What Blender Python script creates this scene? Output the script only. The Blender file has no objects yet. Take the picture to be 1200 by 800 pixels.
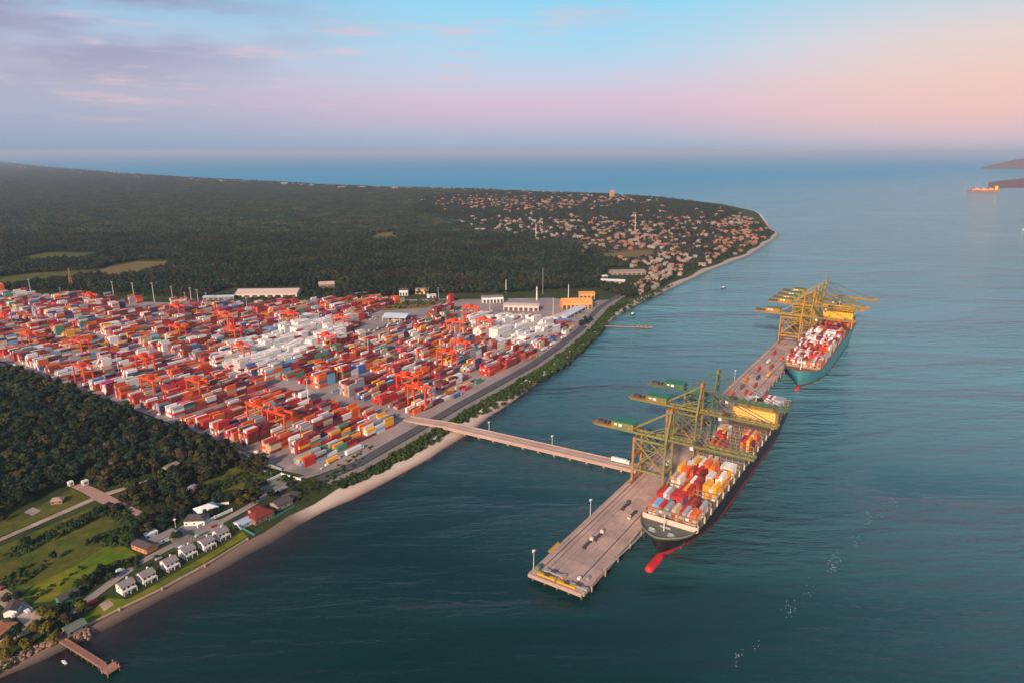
import bpy, bmesh, math, random
import numpy as np
from mathutils import Vector, Matrix
from mathutils.geometry import tessellate_polygon

# ------------------------------------------------------------------ scene, camera, sky, sun, exposure
scn = bpy.context.scene
COL = scn.collection
R = math.radians
CAM_H, FPX, PITCH = 275.0, 800.0, math.atan((400 - 178) / 800.0)
cd = bpy.data.cameras.new('drone_camera'); cam = bpy.data.objects.new('drone_camera', cd); COL.objects.link(cam)
cam.location = (0, 0, CAM_H); cam.rotation_euler = (math.pi / 2 - PITCH, 0, 0)
cd.sensor_width = 36.0; cd.lens = 24.0; cd.clip_start = 1.0; cd.clip_end = 400000.0
scn.camera = cam
scn.view_settings.view_transform = 'Standard'; scn.view_settings.look = 'None'
scn.view_settings.exposure = 0.22; scn.view_settings.gamma = 1.0
scn.view_settings.use_curve_mapping = False
scn.cycles.max_bounces = 6; scn.cycles.diffuse_bounces = 2; scn.cycles.glossy_bounces = 3
scn.cycles.transparent_max_bounces = 8; scn.cycles.volume_bounces = 0

def lin(c):
    c = c / 255.0
    return c / 12.92 if c <= 0.04045 else ((c + 0.055) / 1.055) ** 2.4
def S(r, g, b): return (lin(r), lin(g), lin(b), 1.0)

SUN_EL, SUN_DIR = 25.0, (-0.36, -0.93)          # low warm light from behind the viewer, a little from the left
sd = bpy.data.lights.new('sun', 'SUN'); sd.energy = 4.9; sd.angle = R(5.0); sd.color = (1.0, 0.76, 0.56)
so = bpy.data.objects.new('sun', sd); COL.objects.link(so)
_h = math.hypot(*SUN_DIR)
_v = Vector((SUN_DIR[0] / _h * math.cos(R(SUN_EL)), SUN_DIR[1] / _h * math.cos(R(SUN_EL)), math.sin(R(SUN_EL))))
so.rotation_euler = _v.to_track_quat('Z', 'Y').to_euler(); so.location = (0, 0, 2000)

def build_world():
    w = bpy.data.worlds.new('World'); scn.world = w; w.use_nodes = True
    nt = w.node_tree; nt.nodes.clear(); N = nt.nodes.new; L = nt.links.new
    out = N('ShaderNodeOutputWorld')
    sky = N('ShaderNodeTexSky'); sky.sky_type = 'NISHITA'; sky.sun_disc = False
    sky.sun_elevation = R(SUN_EL); sky.sun_rotation = math.atan2(SUN_DIR[0], SUN_DIR[1])
    bn = N('ShaderNodeBackground'); L(sky.outputs[0], bn.inputs[0]); bn.inputs[1].default_value = 0.018
    tc = N('ShaderNodeTexCoord'); sx = N('ShaderNodeSeparateXYZ'); L(tc.outputs['Generated'], sx.inputs[0])
    def m(op, a, b=None, clamp=False):
        n = N('ShaderNodeMath'); n.operation = op; n.use_clamp = clamp
        for i, q in enumerate((a, b)):
            if q is None: continue
            if isinstance(q, (int, float)): n.inputs[i].default_value = q
            else: L(q, n.inputs[i])
        return n.outputs[0]
    def mr(v, a, b, smooth=True):
        n = N('ShaderNodeMapRange'); n.interpolation_type = 'SMOOTHSTEP' if smooth else 'LINEAR'
        n.inputs[1].default_value = a; n.inputs[2].default_value = b; L(v, n.inputs[0]); return n.outputs[0]
    def ramp(v, stops):
        n = N('ShaderNodeValToRGB'); e = n.color_ramp.elements
        while len(e) < len(stops): e.new(0.5)
        for i, (p, c) in enumerate(stops): e[i].position = p; e[i].color = c
        L(v, n.inputs[0]); return n.outputs[0]
    def mix(f, a, b, mode='MIX'):
        n = N('ShaderNodeMix'); n.data_type = 'RGBA'; n.blend_type = mode
        if isinstance(f, (int, float)): n.inputs['Factor'].default_value = f
        else: L(f, n.inputs['Factor'])
        for k, q in ((6, a), (7, b)):
            if isinstance(q, tuple): n.inputs[k].default_value = q
            else: L(q, n.inputs[k])
        return n.outputs[2]
    z = sx.outputs[2]; zc = m('MULTIPLY', z, 2.0, True)       # ramps run from the horizon (0) to 30 degrees up (1)
    hor = m('SQRT', m('ADD', m('MULTIPLY', sx.outputs[0], sx.outputs[0]), m('MULTIPLY', sx.outputs[1], sx.outputs[1])))
    az = m('DIVIDE', sx.outputs[0], m('MAXIMUM', hor, 0.001))
    up = [(0.52, S(92, 168, 208)), (0.72, S(78, 138, 180)), (1.0, S(70, 122, 166))]
    left = ramp(zc, [(0.0, S(128, 158, 190)), (0.05, S(146, 160, 192)), (0.12, S(160, 163, 192)), (0.22, S(172, 170, 194)), (0.30, S(160, 184, 212)), (0.38, S(140, 196, 226))] + up)
    cen = ramp(zc, [(0.0, S(132, 162, 192)), (0.035, S(148, 166, 198)), (0.08, S(182, 166, 198)), (0.135, S(204, 172, 200)), (0.19, S(188, 188, 214)), (0.26, S(160, 202, 226)), (0.37, S(134, 206, 234))] + up)
    right = ramp(zc, [(0.0, S(164, 172, 192)), (0.03, S(198, 174, 192)), (0.09, S(228, 176, 178)), (0.17, S(234, 185, 170)), (0.26, S(226, 200, 190)), (0.38, S(176, 206, 220))] + up)
    c = mix(mr(az, -0.62, -0.02), left, cen); c = mix(mr(az, 0.10, 0.58), c, right)
    # soft banks of cloud, drawn out sideways
    mp = N('ShaderNodeMapping'); mp.inputs['Scale'].default_value = (3.2, 3.2, 15.0); L(tc.outputs['Generated'], mp.inputs[0])
    n1 = N('ShaderNodeTexNoise'); n1.inputs['Scale'].default_value = 1.5; n1.inputs['Detail'].default_value = 5; n1.inputs['Roughness'].default_value = 0.5
    L(mp.outputs[0], n1.inputs[0])
    bank = m('MULTIPLY', mr(n1.outputs[0], 0.34, 0.56), m('MULTIPLY', mr(az, -0.12, -0.52), mr(z, 0.05, 0.13)))
    c = mix(m('MULTIPLY', bank, 0.95), c, S(148, 142, 174))
    mp2 = N('ShaderNodeMapping'); mp2.inputs['Scale'].default_value = (5, 5, 42.0); mp2.inputs['Location'].default_value = (3.1, 0.4, 7.7); L(tc.outputs['Generated'], mp2.inputs[0])
    n2 = N('ShaderNodeTexNoise'); n2.inputs['Scale'].default_value = 1.2; n2.inputs['Detail'].default_value = 6; n2.inputs['Roughness'].default_value = 0.6
    L(mp2.outputs[0], n2.inputs[0])
    wisp = m('MULTIPLY', mr(n2.outputs[0], 0.52, 0.72), m('MULTIPLY', mr(z, 0.02, 0.07), mr(az, 0.5, -0.3)))
    c = mix(m('MULTIPLY', wisp, 0.85), c, S(214, 180, 192))
    n3 = N('ShaderNodeTexNoise'); n3.inputs['Scale'].default_value = 0.55; n3.inputs['Detail'].default_value = 4; L(mp.outputs[0], n3.inputs[0])
    c = mix(m('MULTIPLY', mr(n3.outputs[0], 0.42, 0.72), 0.12), c, S(216, 208, 218))
    # afterglow in the half of the sky behind the viewer
    back = m('MULTIPLY', mr(sx.outputs[1], 0.0, -0.7), mr(z, 0.50, 0.05))
    c = mix(m('MULTIPLY', back, 0.8), c, S(248, 196, 150))
    bg = N('ShaderNodeBackground'); L(c, bg.inputs[0]); bg.inputs[1].default_value = 0.80
    ad = N('ShaderNodeAddShader'); L(bn.outputs[0], ad.inputs[0]); L(bg.outputs[0], ad.inputs[1]); L(ad.outputs[0], out.inputs[0])
build_world()

# ------------------------------------------------------------------ frames of reference
_sp, _cp = math.sin(PITCH), math.cos(PITCH)
def G(px, py, z=0.0):
    """Ground point (x, y, z) where a point measured in the survey photograph lies on the level z."""
    u = (px - 600) / FPX; v = (400 - py) / FPX
    t = (CAM_H - z) / (_sp - v * _cp)
    return Vector((t * u, t * (_cp + v * _sp), z))
O = Vector((11.0, 395.0)); D = Vector((0.551, 0.8345)); NV = Vector((-0.8345, 0.551)); RZ = math.atan2(D.y, D.x)
def W(a, b, z=0.0):
    """Quay frame: a metres along the pier from its near end, b metres inland of its inner edge."""
    return Vector((O.x + a * D.x + b * NV.x, O.y + a * D.y + b * NV.y, z))
def AB(x, y):
    r = Vector((x - O.x, y - O.y)); return r.dot(D), r.dot(NV)
LAND = 2.6

# ------------------------------------------------------------------ materials
MATS = {}
def mat(name, col, rough=0.7, var=0.15, scale=0.4, metal=0.0, bump=0.0, bscale=2.0, col2=None, attr=None, objcol=False, coord='Object', spec=0.4, emit=None, streak=None):
    """Procedural surface: a base colour broken by two scales of noise, optional bump."""
    if name in MATS: return MATS[name]
    m = bpy.data.materials.new(name); m.use_nodes = True; MATS[name] = m
    nt = m.node_tree; N = nt.nodes.new; L = nt.links.new
    b = nt.nodes['Principled BSDF']; b.inputs['Roughness'].default_value = rough; b.inputs['Metallic'].default_value = metal
    b.inputs['Specular IOR Level'].default_value = spec
    if coord == 'World':
        src = N('ShaderNodeNewGeometry').outputs['Position']
    else:
        src = N('ShaderNodeTexCoord').outputs['Object']
    def noise(sc, det=4):
        n = N('ShaderNodeTexNoise'); n.inputs['Scale'].default_value = sc; n.inputs['Detail'].default_value = det
        n.inputs['Roughness'].default_value = 0.62; L(src, n.inputs['Vector']); return n.outputs[0]
    if attr:
        at = N('ShaderNodeAttribute'); at.attribute_name = attr; base = at.outputs['Color']
    elif objcol:
        base = N('ShaderNodeObjectInfo').outputs['Color']
    else:
        rgb = N('ShaderNodeRGB'); rgb.outputs[0].default_value = col; base = rgb.outputs[0]
        if col2:
            mx = N('ShaderNodeMix'); mx.data_type = 'RGBA'
            r = N('ShaderNodeMapRange'); r.inputs[1].default_value = 0.40; r.inputs[2].default_value = 0.62; L(noise(scale * 0.35, 5), r.inputs[0])
            L(r.outputs[0], mx.inputs['Factor']); L(base, mx.inputs[6]); mx.inputs[7].default_value = col2; base = mx.outputs[2]
    if streak:                                            # wear drawn out in one direction
        mpv = N('ShaderNodeMapping'); mpv.inputs['Scale'].default_value = streak[0]; L(src, mpv.inputs[0])
        ns = N('ShaderNodeTexNoise'); ns.inputs['Scale'].default_value = 1.0; ns.inputs['Detail'].default_value = 5; L(mpv.outputs[0], ns.inputs['Vector'])
        rs = N('ShaderNodeMapRange'); rs.inputs[1].default_value = 0.47; rs.inputs[2].default_value = 0.70; rs.inputs[4].default_value = streak[2]; L(ns.outputs[0], rs.inputs[0])
        ms_ = N('ShaderNodeMix'); ms_.data_type = 'RGBA'; L(rs.outputs[0], ms_.inputs['Factor']); L(base, ms_.inputs[6]); ms_.inputs[7].default_value = streak[1]; base = ms_.outputs[2]
    if var:
        hs = N('ShaderNodeHueSaturation')
        r = N('ShaderNodeMapRange'); r.inputs[1].default_value = 0.25; r.inputs[2].default_value = 0.75
        r.inputs[3].default_value = 1 - var; r.inputs[4].default_value = 1 + var; L(noise(scale), r.inputs[0])
        L(r.outputs[0], hs.inputs['Value']); L(base, hs.inputs['Color']); base = hs.outputs[0]
    L(base, b.inputs['Base Color'])
    if bump:
        bp = N('ShaderNodeBump'); bp.inputs['Strength'].default_value = 1.0; bp.inputs['Distance'].default_value = bump
        L(noise(bscale), bp.inputs['Height']); L(bp.outputs[0], b.inputs['Normal'])
    if emit:
        b.inputs['Emission Color'].default_value = emit[0]; b.inputs['Emission Strength'].default_value = emit[1]
    return m

# ------------------------------------------------------------------ mesh builder and tagging
class MB:
    def __init__(self): self.v = []; self.f = []; self.m = []; self.c = []
    def add(self, vs, fs, mi=0, col=None):
        k = len(self.v); self.v.extend([tuple(p) for p in vs])
        for f in fs: self.f.append(tuple(i + k for i in f)); self.m.append(mi); self.c.append(col)
        return self
    def box(self, x0, x1, y0, y1, z0, z1, mi=0, col=None):
        return self.add([(x0, y0, z0), (x1, y0, z0), (x1, y1, z0), (x0, y1, z0), (x0, y0, z1), (x1, y0, z1), (x1, y1, z1), (x0, y1, z1)],
                        [(0, 3, 2, 1), (4, 5, 6, 7), (0, 1, 5, 4), (1, 2, 6, 5), (2, 3, 7, 6), (3, 0, 4, 7)], mi, col)
    def bar(self, p, q, w, h=None, mi=0, col=None):
        p = Vector(p); q = Vector(q); h = h or w; t = (q - p).normalized()
        up = Vector((0, 0, 1)) if abs(t.z) < 0.95 else Vector((1, 0, 0))
        s = t.cross(up).normalized() * (w / 2); u = s.cross(t).normalized() * (h / 2)
        vs = [p - s - u, p + s - u, p + s + u, p - s + u, q - s - u, q + s - u, q + s + u, q - s + u]
        return self.add(vs, [(3, 2, 1, 0), (4, 5, 6, 7), (0, 1, 5, 4), (1, 2, 6, 5), (2, 3, 7, 6), (3, 0, 4, 7)], mi, col)
    def cyl(self, p, q, r, r2=None, n=8, mi=0, col=None):
        p = Vector(p); q = Vector(q); t = (q - p).normalized(); r2 = r if r2 is None else r2
        up = Vector((0, 0, 1)) if abs(t.z) < 0.95 else Vector((1, 0, 0))
        s = t.cross(up).normalized(); u = s.cross(t)
        vs = []
        for c, rr in ((p, r), (q, r2)):
            for i in range(n):
                a = 2 * math.pi * i / n; vs.append(c + s * (rr * math.cos(a)) + u * (rr * math.sin(a)))
        fs = [(i, (i + 1) % n, n + (i + 1) % n, n + i) for i in range(n)] + [tuple(range(n - 1, -1, -1)), tuple(range(n, 2 * n))]
        return self.add(vs, fs, mi, col)
    def prism(self, poly, z0, z1, mi=0, col=None):
        n = len(poly); vs = [(p[0], p[1], z0) for p in poly] + [(p[0], p[1], z1) for p in poly]
        fs = [(i, (i + 1) % n, n + (i + 1) % n, n + i) for i in range(n)] + [tuple(range(n - 1, -1, -1)), tuple(range(n, 2 * n))]
        return self.add(vs, fs, mi, col)
    def gable(self, x0, x1, y0, y1, z0, zr, ov=0.5, th=0.25, mi=0, col=None):
        """Gable roof, ridge along x."""
        ym = (y0 + y1) / 2; a0, a1 = x0 - ov, x1 + ov; b0, b1 = y0 - ov, y1 + ov
        vs = []
        for x in (a0, a1): vs += [(x, b0, z0), (x, ym, zr), (x, b1, z0), (x, b1, z0 + th), (x, ym, zr + th), (x, b0, z0 + th)]
        return self.add(vs, [(0, 1, 7, 6), (1, 2, 8, 7), (2, 3, 9, 8), (3, 4, 10, 9), (4, 5, 11, 10), (5, 0, 6, 11), (0, 5, 4, 1), (1, 4, 3, 2), (6, 7, 10, 11), (7, 8, 9, 10)], mi, col)
    def hip(self, x0, x1, y0, y1, z0, zr, ov=0.5, mi=0, col=None):
        x0 -= ov; x1 += ov; y0 -= ov; y1 += ov; h = (y1 - y0) / 2 * 0.9; ym = (y0 + y1) / 2
        if x1 - x0 <= 2 * h: h = (x1 - x0) / 2 - 0.2
        vs = [(x0, y0, z0), (x1, y0, z0), (x1, y1, z0), (x0, y1, z0), (x0 + h, ym, zr), (x1 - h, ym, zr)]
        return self.add(vs, [(0, 1, 5, 4), (1, 2, 5), (2, 3, 4, 5), (3, 0, 4), (3, 2, 1, 0)], mi, col)
    def mesh(self, name, mats):
        me = bpy.data.meshes.new(name); me.from_pydata(self.v, [], self.f)
        for m_ in (mats if isinstance(mats, (list, tuple)) else [mats]): me.materials.append(m_)
        if any(self.m): me.polygons.foreach_set('material_index', self.m)
        if any(c is not None for c in self.c):
            at = me.color_attributes.new('Col', 'FLOAT_COLOR', 'CORNER'); arr = []
            for f, c in zip(self.f, self.c): arr.extend(list(c if c else (0.5, 0.5, 0.5, 1)) * len(f))
            at.data.foreach_set('color', arr)
        me.update(); return me
    def build(self, name, mats, parent=None, label=None):
        o = bpy.data.objects.new(name, self.mesh(name, mats)); COL.objects.link(o)
        if parent: o.parent = parent
        if label: o['label'] = label
        return o
def tag(o, label=None, cat=None, group=None, kind=None):
    for k, v in (('label', label), ('category', cat), ('group', group), ('kind', kind)):
        if v: o[k] = v
    return o
def thing(name, label, cat, loc=(0, 0, 0), rz=0.0, group=None):
    o = bpy.data.objects.new(name, None); COL.objects.link(o); o.empty_display_size = 1
    o.location = loc; o.rotation_euler = (0, 0, rz); return tag(o, label, cat, group)
def dup(root, loc, rz=None, label=None, group=None, scale=None):
    r = root.copy(); COL.objects.link(r); r.location = loc
    if rz is not None: r.rotation_euler = (0, 0, rz)
    if scale: r.scale = scale
    tag(r, label, None, group)
    for ch in KIDS(root):
        c = ch.copy(); COL.objects.link(c); c.parent = r
        for g in KIDS(ch):
            d_ = g.copy(); COL.objects.link(d_); d_.parent = c
    return r
_kidcache = {}
def KIDS(o):
    if o.name not in _kidcache: _kidcache[o.name] = list(o.children)
    return _kidcache[o.name]
def structure(o, kind='structure'): o['kind'] = kind; return o
def sheet(name, pts, z, m, kind='structure'):
    """Flat sheet from an outline, its corners at level z."""
    P3 = [Vector((p[0], p[1], z)) for p in pts]
    tris = tessellate_polygon([P3]); me = bpy.data.meshes.new(name)
    fs = []
    for t in tris:
        a, b, c = (P3[i] for i in t)
        fs.append(t if (b - a).cross(c - a).z > 0 else (t[0], t[2], t[1]))
    me.from_pydata([tuple(p) for p in P3], [], fs); me.materials.append(m); me.update()
    o = bpy.data.objects.new(name, me); COL.objects.link(o); return tag(o, kind=kind)
def ribbon(pts, w):
    """Outline of a strip of width w along a centre line."""
    P2 = [Vector((p[0], p[1])) for p in pts]; l, r = [], []
    ws = w if isinstance(w, (list, tuple)) else [w] * len(P2)
    for i, p in enumerate(P2):
        a = P2[max(i - 1, 0)]; b = P2[min(i + 1, len(P2) - 1)]; t = (b - a).normalized(); s = Vector((-t.y, t.x)) * ws[i] / 2
        l.append(p + s); r.append(p - s)
    return r + l[::-1]
def inpoly(x, y, poly):
    x = np.asarray(x); y = np.asarray(y); ins = np.zeros(x.shape, bool); n = len(poly); j = n - 1
    for i in range(n):
        xi, yi = poly[i][0], poly[i][1]; xj, yj = poly[j][0], poly[j][1]
        c = ((yi > y) != (yj > y)) & (x < (xj - xi) * (y - yi) / ((yj - yi) if yj != yi else 1e-9) + xi)
        ins ^= c; j = i
    return ins
ORD = 'zeroth first second third fourth fifth sixth seventh eighth ninth tenth eleventh twelfth thirteenth fourteenth fifteenth sixteenth seventeenth eighteenth nineteenth twentieth'.split()
def ordw(n):
    if n <= 20: return ORD[n]
    return ('twenty-' if n < 30 else 'thirty-' if n < 40 else 'forty-') + (ORD[n % 10] if n % 10 else 'th')
rnd = random.Random(7)
# ------------------------------------------------------------------ water
def water_material():
    m = bpy.data.materials.new('sea_water'); m.use_nodes = True; nt = m.node_tree; N = nt.nodes.new; L = nt.links.new
    b = nt.nodes['Principled BSDF']; b.inputs['Roughness'].default_value = 0.12; b.inputs['IOR'].default_value = 1.333; b.inputs['Specular IOR Level'].default_value = 0.27
    g = N('ShaderNodeNewGeometry').outputs['Position']
    def noise(sx, sy, rot, det, rough=0.55, sc=1.0, dist=0.0):
        mp = N('ShaderNodeMapping'); mp.inputs['Scale'].default_value = (sx, sy, 1); mp.inputs['Rotation'].default_value = (0, 0, rot); L(g, mp.inputs[0])
        n = N('ShaderNodeTexNoise'); n.inputs['Scale'].default_value = sc; n.inputs['Detail'].default_value = det; n.inputs['Roughness'].default_value = rough
        n.inputs['Distortion'].default_value = dist
        L(mp.outputs[0], n.inputs[0]); return n.outputs[0]
    def m2(op, a, bb):
        n = N('ShaderNodeMath'); n.operation = op
        for i, q in enumerate((a, bb)):
            if isinstance(q, (int, float)): n.inputs[i].default_value = q
            else: L(q, n.inputs[i])
        return n.outputs[0]
    swell = noise(1 / 60, 1 / 15, R(-12), 3, 0.5, 1, 0.6)
    chop = noise(1 / 19, 1 / 6, R(8), 4, 0.6, 1, 0.4)
    rip = noise(1 / 3.2, 1 / 1.6, R(-20), 3, 0.6)
    wind = noise(1 / 420, 1 / 130, R(-15), 4, 0.55, 1, 0.7)
    wr = N('ShaderNodeMapRange'); wr.inputs[1].default_value = 0.36; wr.inputs[2].default_value = 0.66; wr.inputs[3].default_value = 0.30; wr.inputs[4].default_value = 1.35; L(wind, wr.inputs[0])
    h = m2('ADD', m2('ADD', m2('ADD', m2('MULTIPLY', swell, 4.0), m2('MULTIPLY', noise(1 / 110, 1 / 27, R(-14), 3, 0.5, 1, 0.7), 6.0)), m2('MULTIPLY', chop, 3.8)), m2('MULTIPLY', rip, 0.5))
    h = m2('MULTIPLY', h, wr.outputs[0])
    # dark sheltered water, then rippled channel with sky reflection painted into its base colour
    sp_ = N('ShaderNodeSeparateXYZ'); L(g, sp_.inputs[0])
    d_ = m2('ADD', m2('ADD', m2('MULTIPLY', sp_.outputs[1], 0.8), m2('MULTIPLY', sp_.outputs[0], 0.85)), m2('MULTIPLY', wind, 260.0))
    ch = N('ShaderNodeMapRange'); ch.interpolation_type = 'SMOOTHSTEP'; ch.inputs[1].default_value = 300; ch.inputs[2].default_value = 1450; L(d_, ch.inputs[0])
    h = m2('MULTIPLY', h, m2('ADD', m2('MULTIPLY', ch.outputs[0], 1.25), 0.28))
    bp = N('ShaderNodeBump'); bp.inputs['Strength'].default_value = 1.0; bp.inputs['Distance'].default_value = 1.0; L(h, bp.inputs['Height']); L(bp.outputs[0], b.inputs['Normal'])
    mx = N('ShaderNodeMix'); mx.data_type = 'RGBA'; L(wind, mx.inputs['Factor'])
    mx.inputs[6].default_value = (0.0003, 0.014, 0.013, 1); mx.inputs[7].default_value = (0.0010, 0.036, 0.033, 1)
    # bluer ocean past the headland, base also brightened with distance as painted sky reflection
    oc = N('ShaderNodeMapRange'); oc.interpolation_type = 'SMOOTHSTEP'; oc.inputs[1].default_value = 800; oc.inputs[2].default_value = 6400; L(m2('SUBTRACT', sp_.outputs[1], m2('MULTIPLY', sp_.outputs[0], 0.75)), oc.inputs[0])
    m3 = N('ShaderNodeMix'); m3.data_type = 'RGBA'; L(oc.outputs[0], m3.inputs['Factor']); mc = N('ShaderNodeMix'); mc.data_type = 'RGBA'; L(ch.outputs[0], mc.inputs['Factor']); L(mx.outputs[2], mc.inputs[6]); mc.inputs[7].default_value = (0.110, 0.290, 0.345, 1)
    b.inputs['Specular IOR Level'].default_value = 0.32
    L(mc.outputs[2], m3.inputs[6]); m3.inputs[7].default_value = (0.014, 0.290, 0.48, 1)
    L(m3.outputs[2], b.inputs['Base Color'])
    # choppy ocean: mostly base colour, little mirror
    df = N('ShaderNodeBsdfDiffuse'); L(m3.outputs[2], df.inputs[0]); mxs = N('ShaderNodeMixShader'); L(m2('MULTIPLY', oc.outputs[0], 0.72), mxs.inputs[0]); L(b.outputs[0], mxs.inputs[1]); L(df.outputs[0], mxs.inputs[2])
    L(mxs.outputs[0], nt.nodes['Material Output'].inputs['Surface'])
    return m
M_WATER = water_material()
FAR = 190000.0
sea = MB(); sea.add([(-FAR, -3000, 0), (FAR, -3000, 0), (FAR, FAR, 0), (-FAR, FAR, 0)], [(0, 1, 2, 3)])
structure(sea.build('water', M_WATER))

# ------------------------------------------------------------------ coast, ground, beach
near_ab = [(-900, 205), (-520, 200), (-330, 196), (-232, 192), (-177, 186), (-105, 182), (-60, 182), (-13, 183), (40, 178), (92, 177), (150, 180), (226, 190), (310, 200), (400, 211), (500, 228), (610, 252), (717, 275), (850, 284), (1089, 288), (1300, 292), (1600, 280), (1889, 302), (2080, 318), (2230, 350), (2300, 385)]
near_coast = [W(a, b).xy for a, b in near_ab]
far_coast = [G(*p).xy for p in ((897, 256), (886, 248), (850, 240), (790, 233), (720, 228), (650, 226), (560, 222), (460, 220), (360, 216), (240, 210), (150, 204), (60, 196.5), (0, 190), (-80, 185.5))]
far_coast.append(Vector((-45000, 30000)))
coast = near_coast + far_coast
def inset(line, dist):
    out = []
    for i, p in enumerate(line):
        a = line[max(i - 1, 0)]; b = line[min(i + 1, len(line) - 1)]; t = (b - a).normalized(); dd = dist[i] if isinstance(dist, list) else dist
        out.append(p + Vector((-t.y, t.x)) * dd)
    return out
def densify(line, step):
    out = [line[0]]
    for a, b in zip(line, line[1:]):
        n = max(1, int((b - a).length / step))
        out += [a.lerp(b, k / n) for k in range(1, n + 1)]
    return out
def beach_w(p):
    a, b = AB(p.x, p.y)
    if a < -190: return 9 + 3 * math.sin(a * .09)
    if a < 0: return 13 + 1.2 * math.sin(a * .11)
    if a < 250: return 18.5 + 3 * math.sin(a * .05)
    if a < 520: return 13 + 3.5 * math.sin(a * .06)
    if p.y < 2500: return 13 + 4 * math.sin(a * .031)
    return 10 + 0.0045 * max(0, p.y - 2500)
shore = densify(near_coast, 18) + densify(far_coast, 140)
jr = random.Random(3)
shore = [p + Vector((jr.uniform(-1, 1), jr.uniform(-1, 1))) * (1.3 if p.y < 2500 else 6) for p in shore]
sw = [beach_w(p) for p in shore]
top_line = inset(shore, sw)
ground_out = [p for p in top_line] + [Vector((-45000, 25000)), Vector((-45000, -2500)), Vector((-1500, -2500)), W(-900, 260).xy]
M_GROUND = mat('meadow_ground', (0.055, 0.060, 0.018, 1), 0.95, 0.30, 0.05, col2=(0.030, 0.050, 0.014, 1), coord='World', bump=0.15, bscale=0.5, spec=0.1)
structure(sheet('ground', ground_out, LAND, M_GROUND))
ms = mat('beach_sand', None, 0.95, 0.10, 0.12, attr='Col', coord='World', spec=0.15, bump=0.05, bscale=0.8)
bm_ = MB(); rows = []
dry, wet, mud, bed = S(202, 178, 158), S(140, 116, 104), S(96, 82, 74), S(52, 52, 50)
for i, p in enumerate(shore):
    far_ = p.y > 2700; w_ = sw[i]
    t = (shore[min(i + 1, len(shore) - 1)] - shore[max(i - 1, 0)]).normalized(); nrm = Vector((-t.y, t.x))
    rows.append([(p + nrm * (w_ * q), z) for q, z in ((-0.5, -1.2), (0, 0.0), (0.16, 0.45), (0.45, 1.3), (1.04, LAND + 0.02))])
vs = [(q.x, q.y, z) for r in rows for q, z in r]
colrow = []
for i, p in enumerate(shore):
    a, b = AB(p.x, p.y); k = 1.0 if -10 < a < 320 else 0.55
    dm = S(*[int(x) for x in ((150, 124, 108) if a < -20 else (214, 190, 170))])
    if p.y > 2700: colrow.append([bed, S(200, 190, 180), S(205, 190, 175), S(206, 190, 172), S(196, 180, 160)])
    elif a < -20: colrow.append([bed, S(66, 58, 54), S(92, 78, 70), S(118, 98, 86), S(136, 112, 94)])
    elif a < 620: colrow.append([bed, mud, S(170, 140, 124), dry, S(214, 194, 174)])
    else: colrow.append([bed, S(90, 84, 80), S(150, 136, 124), S(178, 162, 148), S(170, 156, 140)])
me = bpy.data.meshes.new('beach'); fs = []
for i in range(len(rows) - 1):
    for k in range(4): fs.append((i * 5 + k, (i + 1) * 5 + k, (i + 1) * 5 + k + 1, i * 5 + k + 1))
me.from_pydata(vs, [], fs); me.materials.append(ms)
at = me.color_attributes.new('Col', 'FLOAT_COLOR', 'POINT'); at.data.foreach_set('color', [q for r in colrow for c in r for q in c]); me.update()
bo = bpy.data.objects.new('beach', me); COL.objects.link(bo); structure(bo)
for pl in me.polygons: pl.use_smooth = True
# shallows: silty water thinning out from the beach
def shallow_material():
    m = bpy.data.materials.new('silty_shallows'); m.use_nodes = True; nt = m.node_tree; N = nt.nodes.new; L = nt.links.new
    b = nt.nodes['Principled BSDF']; b.inputs['Base Color'].default_value = (0.026, 0.020, 0.017, 1); b.inputs['Roughness'].default_value = 0.15; b.inputs['IOR'].default_value = 1.333
    at = N('ShaderNodeAttribute'); at.attribute_name = 'Col'; sp_ = N('ShaderNodeSeparateColor'); L(at.outputs['Color'], sp_.inputs[0])
    n = N('ShaderNodeTexNoise'); n.inputs['Scale'].default_value = 0.045; n.inputs['Detail'].default_value = 5; L(N('ShaderNodeNewGeometry').outputs['Position'], n.inputs[0])
    mu = N('ShaderNodeMath'); mu.operation = 'MULTIPLY'; L(sp_.outputs[0], mu.inputs[0])
    r = N('ShaderNodeMapRange'); r.inputs[1].default_value = 0.2; r.inputs[2].default_value = 0.7; r.inputs[3].default_value = 0.5; r.inputs[4].default_value = 1.25; L(n.outputs[0], r.inputs[0]); L(r.outputs[0], mu.inputs[1]); mu.use_clamp = True
    L(mu.outputs[0], b.inputs['Alpha']); return m
sh_rows = []; sh_col = []
for i, p in enumerate(shore):
    if p.y > 2400: break
    t = (shore[min(i + 1, len(shore) - 1)] - shore[max(i - 1, 0)]).normalized(); nrm = Vector((-t.y, t.x)); a, b = AB(p.x, p.y)
    w_ = 40 if a < -30 else (30 if a < 60 else 18)
    kk = 0.95 if a < -30 else 0.6
    for q, al in ((0.3, kk), (-0.1 * w_, kk * .85), (-0.4 * w_, kk * .45), (-w_, 0.0)):
        pp = p + nrm * q; sh_rows.append((pp.x, pp.y, 0.06)); sh_col += [al, al, al, 1]
nsh = len(sh_rows) // 4; me = bpy.data.meshes.new('shallow_water')
me.from_pydata(sh_rows, [], [((i + 1) * 4 + k, i * 4 + k, i * 4 + k + 1, (i + 1) * 4 + k + 1) for i in range(nsh - 1) for k in range(3)])
me.materials.append(shallow_material()); at = me.color_attributes.new('Col', 'FLOAT_COLOR', 'POINT'); at.data.foreach_set('color', sh_col); me.update()
structure((lambda o: (COL.objects.link(o), o)[1])(bpy.data.objects.new('shallow_water', me)))

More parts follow.
